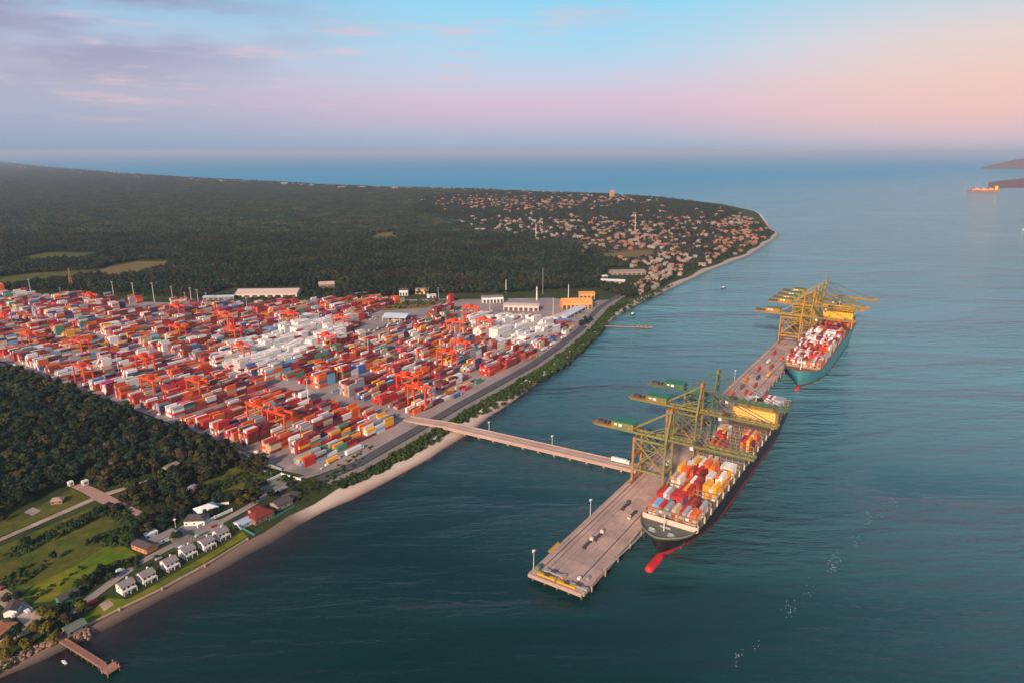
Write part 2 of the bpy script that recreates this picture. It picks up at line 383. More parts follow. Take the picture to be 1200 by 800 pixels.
# ------------------------------------------------------------------ yard, roads, fields
yard_ab = [(22, 236), (22, 560), (20, 900), (20, 1700), (190, 1700), (262, 1262), (340, 1050), (428, 870), (618, 660), (790, 440), (775, 331), (700, 313), (610, 288), (500, 266), (400, 251), (310, 245.5), (226, 240.5), (150, 233.5), (60, 226)]
yard_xy = [W(a, b).xy for a, b in yard_ab]
M_YARD = mat('yard_concrete', (0.335, 0.255, 0.225, 1), 0.9, 0.20, 0.03, col2=(0.25, 0.195, 0.178, 1), coord='World', bump=0.03, bscale=0.4)
structure(sheet('yard_pavement', yard_xy, LAND + 0.06, M_YARD))
M_ROAD = mat('road_concrete', (0.36, 0.29, 0.25, 1), 0.9, 0.18, 0.08, col2=(0.20, 0.17, 0.155, 1), coord='World')
M_ASPH = mat('dark_asphalt', (0.085, 0.078, 0.080, 1), 0.9, 0.20, 0.05, coord='World')
M_DIRT = mat('dirt_track', (0.47, 0.345, 0.255, 1), 0.95, 0.18, 0.15, col2=(0.30, 0.21, 0.15, 1), coord='World', bump=0.08, bscale=0.6)
M_PINK = mat('paved_plaza', (0.40, 0.235, 0.185, 1), 0.9, 0.16, 0.2, coord='World')
M_LAWN = mat('mown_grass', (0.085, 0.140, 0.008, 1), 0.95, 0.35, 0.12, col2=(0.19, 0.175, 0.012, 1), coord='World', bump=0.2, bscale=0.8, spec=0.1)
M_ROUGH = mat('rough_meadow', (0.066, 0.090, 0.012, 1), 0.95, 0.40, 0.14, col2=(0.120, 0.104, 0.020, 1), coord='World', bump=0.3, bscale=0.5, spec=0.1)
M_STRAW = mat('dry_field', (0.20, 0.13, 0.045, 1), 0.95, 0.18, 0.03, col2=(0.15, 0.12, 0.04, 1), coord='World', spec=0.1)
M_SOIL = mat('woodland_floor', (0.028, 0.032, 0.014, 1), 1.0, 0.3, 0.05, col2=(0.05, 0.04, 0.022, 1), coord='World', spec=0.05)
def road(name, ab, w, m, dz): return structure(sheet(name, ribbon([W(a, b).xy for a, b in ab], w), LAND + dz, m))
def proad(name, px, w, m, dz): return structure(sheet(name, ribbon([G(x, y, LAND).xy for x, y in px], w), LAND + dz, m))
shore_road = [(20, 226), (60, 222), (150, 229), (226, 236), (310, 241), (400, 247), (500, 262), (610, 284), (700, 309), (760, 325), (900, 345), (1000, 352)]
road('yard_road', [(a, b) for a, b in shore_road], 11, M_ASPH, 0.10)
road('shore_road', [(a, b - 11.5) for a, b in shore_road], 8.0, mat('gravel_road', (0.24, 0.20, 0.175, 1), 0.95, 0.15, 0.1, coord='World'), 0.12)
road('perimeter_road', [(26, 242), (14, 300), (12, 560), (10, 900), (10, 1500)], 13, M_ROAD, 0.09)
street_px = [(66, 730), (84, 716), (108, 699), (136, 678), (165, 658), (200, 640), (228, 627), (255, 613), (283, 598), (308, 583), (330, 572), (352, 560), (376, 553)]
proad('coastal_street', street_px, 6.2, M_ROAD, 0.14)
proad('dirt_road', [(-70, 660), (0, 632), (60, 606), (108, 585), (126, 578), (150, 571), (178, 562), (205, 551)], [5, 5, 5.5, 6, 7, 6, 6, 5], M_DIRT, 0.16)
proad('plaza_road', [(90, 568), (106, 575), (124, 585), (142, 593), (164, 602)], [9, 10, 11, 9, 6], M_PINK, 0.19)
proad('village_road', [(-40, 672), (0, 696), (24, 713), (40, 728), (52, 735)], 9.5, M_DIRT, 0.17)
proad('village_lane', [(-40, 772), (0, 752), (22, 743), (44, 733)], 7, M_DIRT, 0.21)
def psheet(name, px, dz, m): return structure(sheet(name, [G(x, y, LAND).xy for x, y in px], LAND + dz, m))
psheet('sandy_yard', [(196, 627), (214, 615), (238, 611), (262, 608), (262, 616), (228, 634), (206, 642)], 0.12, M_ROAD)
psheet('meadow', [(-60, 690), (-60, 662), (0, 640), (60, 614), (106, 595), (128, 590), (150, 606), (166, 622), (150, 636), (120, 645), (70, 670), (30, 690), (0, 690)], 0.05, M_ROUGH)
psheet('lawn', [(20, 703), (44, 683), (92, 660), (122, 641), (143, 637), (160, 650), (152, 662), (120, 680), (90, 694), (60, 704), (40, 706)], 0.08, M_LAWN)
psheet('plot_lawn', [(0, 612), (50, 590), (84, 572), (108, 584), (60, 604), (0, 628)], 0.06, M_ROUGH)
psheet('seaside_lawn', [(96, 724), (126, 700), (150, 702), (200, 674), (262, 638), (284, 622), (290, 628), (230, 664), (170, 697), (120, 722), (104, 731)], 0.07, M_LAWN)
psheet('field', [(238, 562), (280, 541), (320, 556), (306, 570), (262, 584), (236, 580)], 0.07, M_ROUGH)
psheet('court', [(292, 572), (330, 556), (350, 562), (322, 577), (306, 580)], 0.13, mat('worn_court', (0.17, 0.165, 0.12, 1), 0.95, 0.2, 0.2, coord='World'))
psheet('dry_field', [(106, 320), (128, 313), (160, 307), (196, 306), (190, 313), (160, 319), (130, 323)], 0.07, M_STRAW)
psheet('clearing', [(436, 275), (462, 272), (464, 278), (440, 280)], 0.08, M_STRAW)
psheet('clearing', [(20, 300), (60, 296), (120, 297), (100, 302), (40, 305)], 0.06, M_ROUGH)
psheet('green_field', [(-20, 330), (40, 320), (110, 316), (100, 324), (40, 330), (-20, 338)], 0.06, M_ROUGH)
psheet('town_field', [(706, 298), (730, 295), (760, 293), (768, 297), (740, 301), (712, 303)], 0.07, M_STRAW)
psheet('town_ground', [(520, 244), (560, 236), (640, 233), (760, 240), (850, 248), (890, 262), (880, 284), (820, 306), (770, 318), (740, 300), (690, 290), (640, 276), (570, 252)], 0.05, mat('town_earth', (0.11, 0.062, 0.038, 1), 0.95, 0.3, 0.02, col2=(0.03, 0.036, 0.018, 1), coord='World'))
psheet('slab', [(28, 600), (38, 594), (48, 598), (38, 604)], 0.24, M_ROAD)
psheet('bare_lot', [(0, 734), (12, 728), (16, 738), (4, 748), (-20, 752)], 0.1, mat('red_earth', (0.30, 0.12, 0.05, 1), 0.95, 0.2, 0.2, coord='World'))
psheet('bare_patch', [(116, 708), (128, 702), (134, 708), (122, 716)], 0.12, M_DIRT)
# gate apron, scrubby lots and pale tracks between yard and woods
psheet('truck_park', [(360, 366), (420, 352), (520, 350), (575, 352), (560, 372), (470, 384), (430, 392), (392, 378)], 0.09, M_YARD)
psheet('scrub_lot', [(420, 356), (470, 352), (520, 354), (500, 361), (450, 364), (424, 362)], 0.13, M_STRAW)
psheet('white_apron', [(-40, 366), (0, 358), (24, 362), (38, 366), (20, 378), (-30, 384)], 0.11, mat('pale_apron', (0.55, 0.53, 0.52, 1), 0.9, 0.1, 0.05, coord='World'))
psheet('quarry_track', [(660, 380), (700, 352), (742, 350), (716, 364), (690, 376)], 0.08, M_ROAD)
# ------------------------------------------------------------------ pier and access bridge
PZ = 6.0
M_DECK = mat('pier_deck', (0.58, 0.37, 0.285, 1), 0.88, 0.18, 0.10, col2=(0.38, 0.26, 0.22, 1), bump=0.02, bscale=0.5, streak=((0.02, 0.55, 1), (0.26, 0.18, 0.15, 1), 0.40))
M_BRIDGE = mat('bridge_deck_concrete', (0.50, 0.33, 0.265, 1), 0.88, 0.18, 0.08, col2=(0.40, 0.27, 0.22, 1), coord='World', bump=0.02, bscale=0.5)
M_CONC = mat('weathered_concrete', (0.42, 0.29, 0.23, 1), 0.9, 0.2, 0.25, coord='World')
M_PILE = mat('pile_concrete', (0.12, 0.10, 0.09, 1), 0.9, 0.25, 0.3)
M_RAIL = mat('rail_steel', (0.07, 0.06, 0.06, 1), 0.6, 0.2, 0.5)
M_YEL = mat('yellow_paint', (0.62, 0.34, 0.02, 1), 0.6, 0.2, 0.4)
M_BLACK = mat('black_rubber', (0.02, 0.02, 0.02, 1), 0.8, 0.2, 0.5)
M_WHITE = mat('white_paint', (0.74, 0.71, 0.68, 1), 0.6, 0.10, 0.2)
M_GREY = mat('grey_steel', (0.30, 0.30, 0.31, 1), 0.55, 0.15, 0.3)
PL = 862.0
pier = thing('pier', 'long concrete pier deck on piles with crane rails, berthing the two container ships', 'pier', W(0, 0, 0), RZ)
# in the pier frame x runs along the quay and y inland, so the deck spans y -40..0
dk = MB(); dk.prism([(0, 0), (0, -39.4), (3, -40), (PL, -40), (PL, 0)], PZ - 1.0, PZ)
dk.build('deck', M_DECK, pier)
eb = MB()
for y0, y1 in ((-0.9, 0.25), (-40.6, -39.4)): eb.box(1.6, PL, y0, y1, PZ - 2.6, PZ + 0.28)
eb.box(-0.6, 0.8, -39.5, 0.2, PZ - 2.2, PZ + 0.26)
eb.build('edge_beam', M_CONC, pier)
for y in (-4.6, -31.8):
    MB().box(6, PL - 4, y - 0.35, y + 0.35, PZ + 0.01, PZ + 0.09).build('crane_rail', M_RAIL, pier)
pb = MB(); x = 4.0
pm = MB().cyl((0, 0, -3), (0, 0, PZ - 1.1), 0.75, n=8).mesh('pile', M_PILE)
cnt = 0
for k in range(45):
    for y in ((-1.6, -38.0) if k else (-1.6, -10.7, -19.8, -28.9, -38.0)):
        if cnt >= 94: break
        o = bpy.data.objects.new('pile', pm); COL.objects.link(o); o.parent = pier; o.location = (3.0 + k * 19.2, y, 0); cnt += 1
fm = MB(); fm.box(-0.8, 0.8, -41.3, -40.62, 1.2, PZ - 0.4); fm.box(-0.5, 0.5, -41.9, -41.31, 1.8, PZ - 1.0, 1)
fmesh = fm.mesh('fender', [M_CONC, M_BLACK])
blm = MB(); blm.cyl((0, 0, 0), (0, 0, 0.55), 0.34, 0.26, 8); blm.cyl((0, 0, 0.55), (0, 0, 0.8), 0.46, 0.42, 8); blmesh = blm.mesh('bollard', M_RAIL)
for k in range(42):
    o = bpy.data.objects.new('fender', fmesh); COL.objects.link(o); o.parent = pier; o.location = (12 + k * 20, 0, 0)
    o = bpy.data.objects.new('bollard', blmesh); COL.objects.link(o); o.parent = pier; o.location = (8 + k * 20, -39.9, PZ + 0.28)
sl = MB()
for k in range(0, 41): sl.box(10 + k * 20.4, 10.16 + k * 20.4, -39.2, -1.0, PZ + 0.012, PZ + 0.02)
sl.build('deck_joint', M_RAIL, pier)
cv = MB(); cv.box(6, PL - 6, -8.6, -8.1, PZ + 0.01, PZ + 0.05); cv.box(6, PL - 6, -14.2, -13.9, PZ + 0.01, PZ + 0.03); cv.build('cable_slot', M_PILE, pier)

br = thing('access_bridge', 'straight concrete access bridge carrying the road from the yard out to the pier', 'bridge', (0, 0, 0))
A0, A1 = W(168, 249, 0), W(186, 0.3, 0); BT = (A1 - A0).normalized(); BS = Vector((-BT.y, BT.x, 0)); BL = (A1 - A0).length
def bpt(x, y, z): return A0 + BT * x + BS * y + Vector((0, 0, z))
def bz(x): return LAND + 0.35 + (PZ - LAND - 0.36) * min(1, x / 45.0)
BW = 6.6
mb = MB(); par = MB()
xs = [-8, 0, 15, 30, 45, BL]
for xa, xb in zip(xs, xs[1:]):
    za, zb = bz(max(xa, 0)), bz(max(xb, 0))
    v = [bpt(xa, -BW, za - 1.3), bpt(xb, -BW, zb - 1.3), bpt(xb, BW, zb - 1.3), bpt(xa, BW, za - 1.3), bpt(xa, -BW, za), bpt(xb, -BW, zb), bpt(xb, BW, zb), bpt(xa, BW, za)]
    mb.add(v, [(0, 3, 2, 1), (4, 5, 6, 7), (0, 1, 5, 4), (1, 2, 6, 5), (2, 3, 7, 6), (3, 0, 4, 7)])
mb.build('bridge_deck', M_BRIDGE, br)
for sgn in (-1, 1):
    p_ = MB()
    for xa, xb in zip(xs, xs[1:]): p_.bar(bpt(xa, sgn * (BW - 0.25), bz(max(xa, 0)) + 0.45), bpt(xb, sgn * (BW - 0.25), bz(max(xb, 0)) + 0.45), 0.4, 0.9)
    p_.build('parapet', M_CONC, br)
    cb = MB(); cb.bar(bpt(36, sgn * (BW - 0.9), bz(40) - 1.9), bpt(BL - 1, sgn * (BW - 0.9), PZ - 1.9), 1.0, 1.2); cb.build('edge_girder', M_CONC, br)
k = 0; x = 36
while x < BL - 4:
    c = MB(); c.bar(bpt(x, -BW - 0.5, bz(x) - 3.1), bpt(x, BW + 0.5, bz(x) - 3.1), 1.5, 1.2); c.build('bent_cap', M_CONC, br)
    for y in (-4.6, 4.6): MB().cyl(bpt(x, y, -3), bpt(x, y, bz(x) - 3.6), 0.7, n=8).build('pile', M_PILE, br)
    x += 16.5
ln = MB(); ln.bar(bpt(46, 0, PZ + 0.02), bpt(BL - 2, 0, PZ + 0.02), 0.3, 0.03); ln.build('lane_marking', M_WHITE, br)

# ------------------------------------------------------------------ containers
CT_COL = {
    'brown red': S(142, 54, 50), 'dark red': S(112, 26, 36), 'red': S(190, 36, 36), 'orange': S(226, 102, 34), 'white': S(232, 226, 220), 'grey': S(160, 160, 164),
    'blue': S(52, 104, 170), 'dark blue': S(44, 58, 104), 'yellow': S(240, 170, 30), 'green': S(70, 140, 112), 'magenta': S(206, 44, 124), 'beige': S(206, 176, 146), 'light blue': S(120, 176, 214), 'purple': S(104, 60, 96)}
def container_material():
    m = bpy.data.materials.new('container_paint'); m.use_nodes = True; nt = m.node_tree; N = nt.nodes.new; L = nt.links.new
    b = nt.nodes['Principled BSDF']; b.inputs['Roughness'].default_value = 0.62; b.inputs['Specular IOR Level'].default_value = 0.3
    oi = N('ShaderNodeObjectInfo'); at = N('ShaderNodeAttribute'); at.attribute_name = 'Col'
    mu = N('ShaderNodeMix'); mu.data_type = 'RGBA'; mu.blend_type = 'MULTIPLY'; mu.inputs['Factor'].default_value = 1.0; L(oi.outputs['Color'], mu.inputs[6]); L(at.outputs['Color'], mu.inputs[7])
    tc = N('ShaderNodeNewGeometry'); n = N('ShaderNodeTexNoise'); n.inputs['Scale'].default_value = 0.35; n.inputs['Detail'].default_value = 5; L(tc.outputs['Position'], n.inputs[0])
    r = N('ShaderNodeMapRange'); r.inputs[1].default_value = 0.3; r.inputs[2].default_value = 0.75; r.inputs[3].default_value = 0.0; r.inputs[4].default_value = 0.18; L(n.outputs[0], r.inputs[0])
    du = N('ShaderNodeMix'); du.data_type = 'RGBA'; L(r.outputs[0], du.inputs['Factor']); L(mu.outputs[2], du.inputs[6]); du.inputs[7].default_value = S(176, 152, 142)
    L(du.outputs[2], b.inputs['Base Color']); return m
M_CT = container_material()
CL, CW, CH = 12.19, 2.44, 2.8
def container_mesh(L_=CL, reefer=False):
    mb = MB(); w = CW / 2; l = L_ / 2; one = (1, 1, 1, 1); dim = (0.86, 0.86, 0.86, 1)
    # rails and corner posts stand proud of corrugated panels
    for y in (-w, w - .16):
        for z in (0, CH - .18): mb.box(-l, l, y, y + .16, z, z + .18, 0, one)
    for x in (-l, l - .18):
        for y in (-w, w - .18): mb.box(x, x + .18, y, y + .18, .18, CH - .18, 0, one)
        for z in (0, CH - .18): mb.box(x, x + .18, -w + .16, w - .16, z, z + .18, 0, one)
    n = 18; xs = np.linspace(-l + .18, l - .18, n * 2 + 1)
    for s in (-1, 1):                                       # corrugated sides
        v = []; f = []
        for i, x in enumerate(xs): y = s * (w - (.05 if i % 2 else .14)); v += [(x, y, .18), (x, y, CH - .18)]
        for i in range(len(xs) - 1):
            q = (2 * i, 2 * i + 2, 2 * i + 3, 2 * i + 1); f.append(q if s < 0 else q[::-1])
        mb.add(v, f, 0, one)
    v = []; f = []
    for i, x in enumerate(xs): z = CH - (.04 if i % 2 else .10); v += [(x, -w + .16, z), (x, w - .16, z)]
    for i in range(len(xs) - 1): f.append((2 * i, 2 * i + 2, 2 * i + 3, 2 * i + 1))
    mb.add(v, f, 0, one)
    mb.box(-l + .1, -l + .17, -w + .18, w - .18, .18, CH - .18, 0, dim)    # door end
    if reefer:
        mb.box(-l + .03, -l + .09, -w + .3, w - .3, .3, 1.3, 0, (.35, .37, .4, 1)); mb.box(-l + .03, -l + .09, -w + .3, w - .3, 1.45, CH - .3, 0, (.75, .75, .75, 1))
    else:
        for y in (-.75, -.3, .3, .75): mb.box(-l + .04, -l + .09, y - .04, y + .04, .25, CH - .25, 0, (.6, .6, .6, 1))
    mb.box(l - .17, l - .1, -w + .18, w - .18, .18, CH - .18, 0, one)
    return mb.mesh('shipping_container', M_CT)
ME_CT, ME_RF = container_mesh(), container_mesh(reefer=True)
def put_container(loc, rz, colname, label, group, reefer=False, jitter=0.0):
    o = bpy.data.objects.new('refrigerated_container' if reefer else 'shipping_container', ME_RF if reefer else ME_CT); COL.objects.link(o)
    o.location = loc; o.rotation_euler = (0, 0, rz); c = CT_COL[colname]; k = rnd.uniform(.85, 1.12)
    o.color = (c[0] * k, c[1] * k, c[2] * k, 1); return tag(o, label, 'reefer container' if reefer else 'shipping container', group)
class BoxHeap:
    """Many small containers gathered in one mesh, for the far stacks."""
    def __init__(self): self.v = []; self.f = []; self.c = []
    def add(self, cen, rz, col, L_=CL):
        l, w, h = L_ / 2 - .03, CW / 2 - .02, CH - .03; c, s = math.cos(rz), math.sin(rz); k = len(self.v)
        e = .13
        P = [(-l, -w, 0), (l, -w, 0), (l, w, 0), (-l, w, 0), (-l, -w, h), (l, -w, h), (l, w, h), (-l, w, h)]
        P += [(-l + e, -w + e, h), (l - e, -w + e, h), (l - e, w - e, h), (-l + e, w - e, h)]
        P += [(-l + e, -w + e, h - .1), (l - e, -w + e, h - .1), (l - e, w - e, h - .1), (-l + e, w - e, h - .1)]
        self.v += [(cen[0] + x * c - y * s, cen[1] + x * s + y * c, cen[2] + z) for x, y, z in P]
        F = [(0, 1, 5, 4), (1, 2, 6, 5), (2, 3, 7, 6), (3, 0, 4, 7), (4, 5, 9, 8), (5, 6, 10, 9), (6, 7, 11, 10), (7, 4, 8, 11), (8, 9, 13, 12), (9, 10, 14, 13), (10, 11, 15, 14), (11, 8, 12, 15), (12, 13, 14, 15)]
        self.f += [tuple(i + k for i in q) for q in F]; self.c.append(col)
    def build(self, name):
        me = bpy.data.meshes.new(name); me.from_pydata(self.v, [], self.f); me.materials.append(M_CT)
        at = me.color_attributes.new('Col', 'FLOAT_COLOR', 'CORNER'); a = np.ones((len(self.c), 52, 4), np.float32)
        a[:, :, :] = np.array(self.c, np.float32)[:, None, :]; at.data.foreach_set('color', a.ravel()); me.update()
        o = bpy.data.objects.new(name, me); COL.objects.link(o); return o

# yard blocks: (first row b, rows, a start, bays, seed colours, mean height, share of gaps)
PAL_MIX = ['brown red'] * 7 + ['dark red'] * 5 + ['red'] * 5 + ['orange'] * 4 + ['white'] * 8 + ['grey'] * 4 + ['blue'] * 2 + ['dark blue'] * 2 + ['yellow'] * 2 + ['green'] * 2 + ['magenta'] + ['beige'] * 4 + ['light blue'] + ['orange', 'red']
PAL_RED = ['brown red'] * 6 + ['dark red'] * 4 + ['red'] * 8 + ['orange'] * 5 + ['white'] * 4 + ['grey'] * 2 + ['dark blue'] + ['beige'] + ['grey'] + ['beige']
PAL_SEA = ['yellow'] * 5 + ['orange'] * 4 + ['white'] * 3 + ['blue'] * 3 + ['red'] * 3 + ['green'] * 2 + ['light blue'] * 2 + ['grey'] * 2 + ['dark red'] * 2
PITCH_A, PITCH_B = 12.85, 2.62
SECT = [(30, 9, 'first'), (180, 10, 'second'), (330, 10, 'third'), (474, 10, 'fourth'), (618, 10, 'fifth')]
def seaward(a): return 247 + (0 if a < 170 else (a - 170) * 0.05) + (0 if a < 480 else (a - 480) * 0.10)
YARD_POLY = [W(a, b).xy for a, b in [(26, 240), (26, 1700), (180, 1700), (252, 1262), (330, 1050), (415, 868), (600, 660), (770, 440), (752, 330), (690, 310), (560, 284), (377, 264), (150, 250)]]
OPEN = [[G(x, y, LAND).xy for x, y in pl] for pl in (
    [(410, 391), (436, 366), (480, 352), (545, 356), (508, 371), (466, 388), (440, 399)],       # truck apron round the open shed
    [(138, 358), (196, 352), (206, 362), (150, 368)], [(530, 373), (650, 377), (672, 384), (760, 372), (760, 326), (530, 340)])]
WHITE_ZONES = [[G(x, y, LAND).xy for x, y in pl] for pl in (
    [(258, 424), (276, 440), (310, 436), (352, 424), (400, 404), (412, 380), (372, 374), (330, 388), (292, 402), (264, 412)],
    [(556, 398), (604, 412), (655, 390), (640, 366), (590, 362), (548, 380)])]
yard = []                                            # (block label data, position, colour name, reefer)
yr = random.Random(21)
for si, (a0, bays, sname) in enumerate(SECT):
    b = seaward(a0 + 60) + 7; blk = 0
    while b < 1640:
        blk += 1; rows = 6
        if si == 0 and blk == 1: hmean = 3.2
        else: hmean = yr.choice([2.2, 3.4, 4.2, 4.8, 5.2])
        bp = yr.choice([PAL_MIX, PAL_MIX, PAL_RED]) if not (si == 0 and blk == 1) else PAL_SEA
        if si == 0 and 2 <= blk <= 8: bp = PAL_RED if yr.random() < .7 else PAL_MIX
        off = yr.uniform(-1.5, 1.5)
        if si and b > 470: off -= 13; nb = bays + 2
        else: nb = bays
        for bay in range(nb):
            if bay % 2 == 0 or yr.random() < .35: bcol = yr.choice(bp); hb = hmean + yr.uniform(-2.4, 1.2)
            if yr.random() < 0.05: continue
            for row in range(rows):
                p = W(a0 + off + bay * PITCH_A + CL / 2, b + row * PITCH_B + CW / 2)
                if not inpoly([p.x], [p.y], YARD_POLY)[0] or any(inpoly([p.x], [p.y], q)[0] for q in OPEN): continue
                wz = any(inpoly([p.x], [p.y], q)[0] for q in WHITE_ZONES)
                h = int(round(min(6, max(0, (hb + yr.uniform(-.9, .9)) + (0.8 if wz else 0)))))
                rc = bcol if yr.random() < .62 else yr.choice(bp)
                for t in range(h):
                    cn = rc if yr.random() < .6 else yr.choice(bp)
                    rf = wz and yr.random() < .9
                    if rf: cn = 'white'
                    yard.append((si, blk, bay, row, t, h, (p.x, p.y, LAND + 0.07 + t * CH), cn, rf, rows))
        b += rows * PITCH_B + yr.choice([8.5, 9, 11, 14])
occ = {(y[0], y[1], y[2], y[3], y[4]) for y in yard}
def exposed(y):
    s, bl, ba, ro, t, h = y[:6]
    return (s, bl, ba, ro, t + 1) not in occ or any(k not in occ for k in ((s, bl, ba - 1, ro, t), (s, bl, ba + 1, ro, t), (s, bl, ba, ro - 1, t), (s, bl, ba, ro + 1, t)))
def facing(y):                                        # shows a face to the sea or near side
    s, bl, ba, ro, t, h = y[:6]
    return (s, bl, ba, ro, t + 1) not in occ or (s, bl, ba - 1, ro, t) not in occ
shown = [y for y in yard if exposed(y)]
def inview(y):
    q = Vector(y[6]); dep = q.y * _cp + (CAM_H - q.z) * _sp; px = 600 + FPX * q.x / dep; py = 400 + FPX * ((CAM_H - q.z) * _cp - q.y * _sp) / dep
    return -5 < px < 1205
near = sorted([y for y in shown if facing(y) and inview(y)], key=lambda y: (Vector(y[6]) - Vector((0, 0, CAM_H))).length)
pick_dry = [y for y in near if not y[8]][:78]; pick_rf = [y for y in near if y[8]][:150]
picked = set(id(y) for y in pick_dry + pick_rf)
def yard_label(y):
    si, blk, bay, row, t, h, loc, cn, rf, rows = y
    return f"{cn} {'refrigerated ' if rf else ''}container, {ordw(t + 1)} tier, {ordw(row + 1)} row, {ordw(bay + 1)} bay, {ordw(blk)} block from beach" + ('' if si == 0 else f" of {SECT[si][2]} yard")
heap = BoxHeap()
for y in shown:
    if id(y) in picked:
        put_container(y[6], RZ, y[7], yard_label(y), 'refrigerated containers stacked in the yard' if y[8] else 'containers stacked in the yard', y[8])
    else:
        c = CT_COL[y[7]]; k = yr.uniform(.8, 1.15); heap.add(y[6], RZ, (c[0] * k, c[1] * k, c[2] * k, 1))
tag(heap.build('container_stacks'), 'mass of stacked coloured containers filling the rest of the yard', 'container stacks', kind='stuff')

# ------------------------------------------------------------------ yard gantry cranes
M_RTG = mat('crane_orange', (0.72, 0.072, 0.018, 1), 0.55, 0.18, 0.3)
M_GLASS = mat('dark_glass', (0.03, 0.04, 0.05, 1), 0.15, 0.1, 0.5)
def make_rtg():
    t = thing('yard_gantry', 'x', 'gantry crane')
    SP, HX, HT = 12.4, 5.2, 23.0
    for sx in (-1, 1):
        for sy in (-1, 1):
            MB().bar((sx * HX, sy * SP, 1.6), (sx * (HX - 0.6), sy * SP, HT), 1.5, 1.3).build('leg', M_RTG, t)
        g = MB().box(sx * (HX - .6) - .8, sx * (HX - .6) + .8, -SP - 2.2, SP + 2.2, HT, HT + 2.1).build('girder', M_RTG, t)
    for sy in (-1, 1):
        MB().box(-HX - 2, HX + 2, sy * SP - .7, sy * SP + .7, 1.1, 2.5).build('sill_beam', M_RTG, t)
        MB().box(-HX, HX, sy * SP - .45, sy * SP + .45, HT - 6, HT - 5).build('tie_beam', M_RTG, t)
        w = MB()
        for x in (-HX - 1.2, -HX + .6, HX - .6, HX + 1.2): w.cyl((x, sy * SP - .4, .8), (x, sy * SP + .4, .8), .8, n=10)
        w.build('wheel_set', M_BLACK, t)
    MB().box(-HX + .2, HX - .2, -SP - 1.6, -SP - .9, 3, 6.2).build('power_house', M_GREY, t)
    tr = MB().box(-4.6, 4.6, -2.2, 3.2, HT + 2.11, HT + 3.6).box(-3, 3, -1, 2.4, HT + 3.6, HT + 5.6).build('trolley', M_RTG, t)
    MB().box(-1.2, 1.2, 3.4, 5.6, HT - 2.6, HT + .2).build('cab', M_WHITE, tr)
    s = MB().box(-6, 6, -1.2, 1.2, 15.2, 15.8)
    for x in (-1.5, 1.5):
        for y in (-.9, .9): s.bar((x, y, 15.8), (x, y, HT), .14)
    s.build('spreader', M_YEL, t)
    return t
rtg_px = [(107, 360), (8, 386), (37, 410), (97, 418), (100, 450), (180, 466), (172, 438), (266, 386), (274, 404), (209, 374), (342, 384), (305, 498), (233, 468), (284, 424), (400, 388), (384, 412), (534, 394), (568, 392), (552, 376), (524, 432), (478, 462), (492, 476), (540, 420), (210, 400), (330, 508)]
rtg_where = ['beside the light masts at the top of the yard', 'at the left edge of the yard', 'over maroon stacks near the left edge', 'in the left half of the yard, among maroon stacks', 'near the woodland fence, over orange stacks', 'near the woodland, behind a purple stack', 'just behind the pair near the woodland', 'upper one of two close together mid yard', 'lower one of two close together mid yard', 'far back, near the parking strip', 'beside the pale warehouse end of the white stacks', 'above red stacks at the front of the yard', 'beside the white stack near the woodland', 'in front of the white reefer stacks', 'behind the white reefer stacks', 'standing inside the white reefer stacks', 'left one of three by the eastern reefers', 'right one of three by the eastern reefers', 'tall rear one of three by the eastern reefers', 'over orange stacks above the bridge', 'in the red group above the bridge end, inland one', 'in the red group nearest the bridge end', 'between the red group and eastern reefers', 'among grey stacks left of yard centre', 'at the front corner near the woodland gate']
rtg0 = make_rtg()
for i, (px, py) in enumerate(rtg_px):
    p = G(px, py, LAND + .08); a, b = AB(p.x, p.y)
    lab = 'orange red rubber tyred gantry crane ' + rtg_where[i]
    if i == 0: rtg0.location = p; rtg0.rotation_euler = (0, 0, RZ); rtg0['label'] = lab; rtg0['group'] = 'gantry cranes in the container yard'
    else: dup(rtg0, p, RZ, lab, 'gantry cranes in the container yard')
# ------------------------------------------------------------------ container ships
M_HATCH = mat('hatch_cover_paint', (0.23, 0.17, 0.14, 1), 0.8, 0.25, 0.2, col2=(0.18, 0.15, 0.14, 1))
M_LASH = mat('lashing_steel', (0.30, 0.22, 0.13, 1), 0.7, 0.2, 0.4)
M_BOOT = mat('red_boot_paint', (0.46, 0.025, 0.045, 1), 0.6, 0.2, 0.08, streak=((0.4, 0.4, 0.1), (0.24, 0.05, 0.05, 1), 0.6))
M_BULB = mat('bulb_red', (0.62, 0.03, 0.03, 1), 0.5, 0.15, 0.15)
M_CREAM = mat('cream_paint', (0.70, 0.52, 0.42, 1), 0.6, 0.12, 0.2)
def sstep(t): t = max(0, min(1, t)); return t * t * (3 - 2 * t)
def hull_halfbeam(x, f, Ls, B, rake):
    """half breadth at distance x from the deck bow; f = 0 waterline .. 1 deck edge."""
    xs = rake * (1 - f) ** 1.3                        # stem position at this level
    ent = 95 * (1 - f) + 26 * f                       # length of the entrance
    run0 = Ls - (75 * (1 - f) + 18 * f); ends = Ls - 10 * (1 - f)
    if x <= xs: return 0.0
    q = min(1.0, (x - xs) / ent); hb = B * (1 - (1 - q) ** 2.1) ** (0.72 if f > .5 else 0.9)
    if x > run0: hb *= 1 - (0.55 * (1 - f) + 0.10 * f) * sstep((x - run0) / (ends - run0))
    return hb
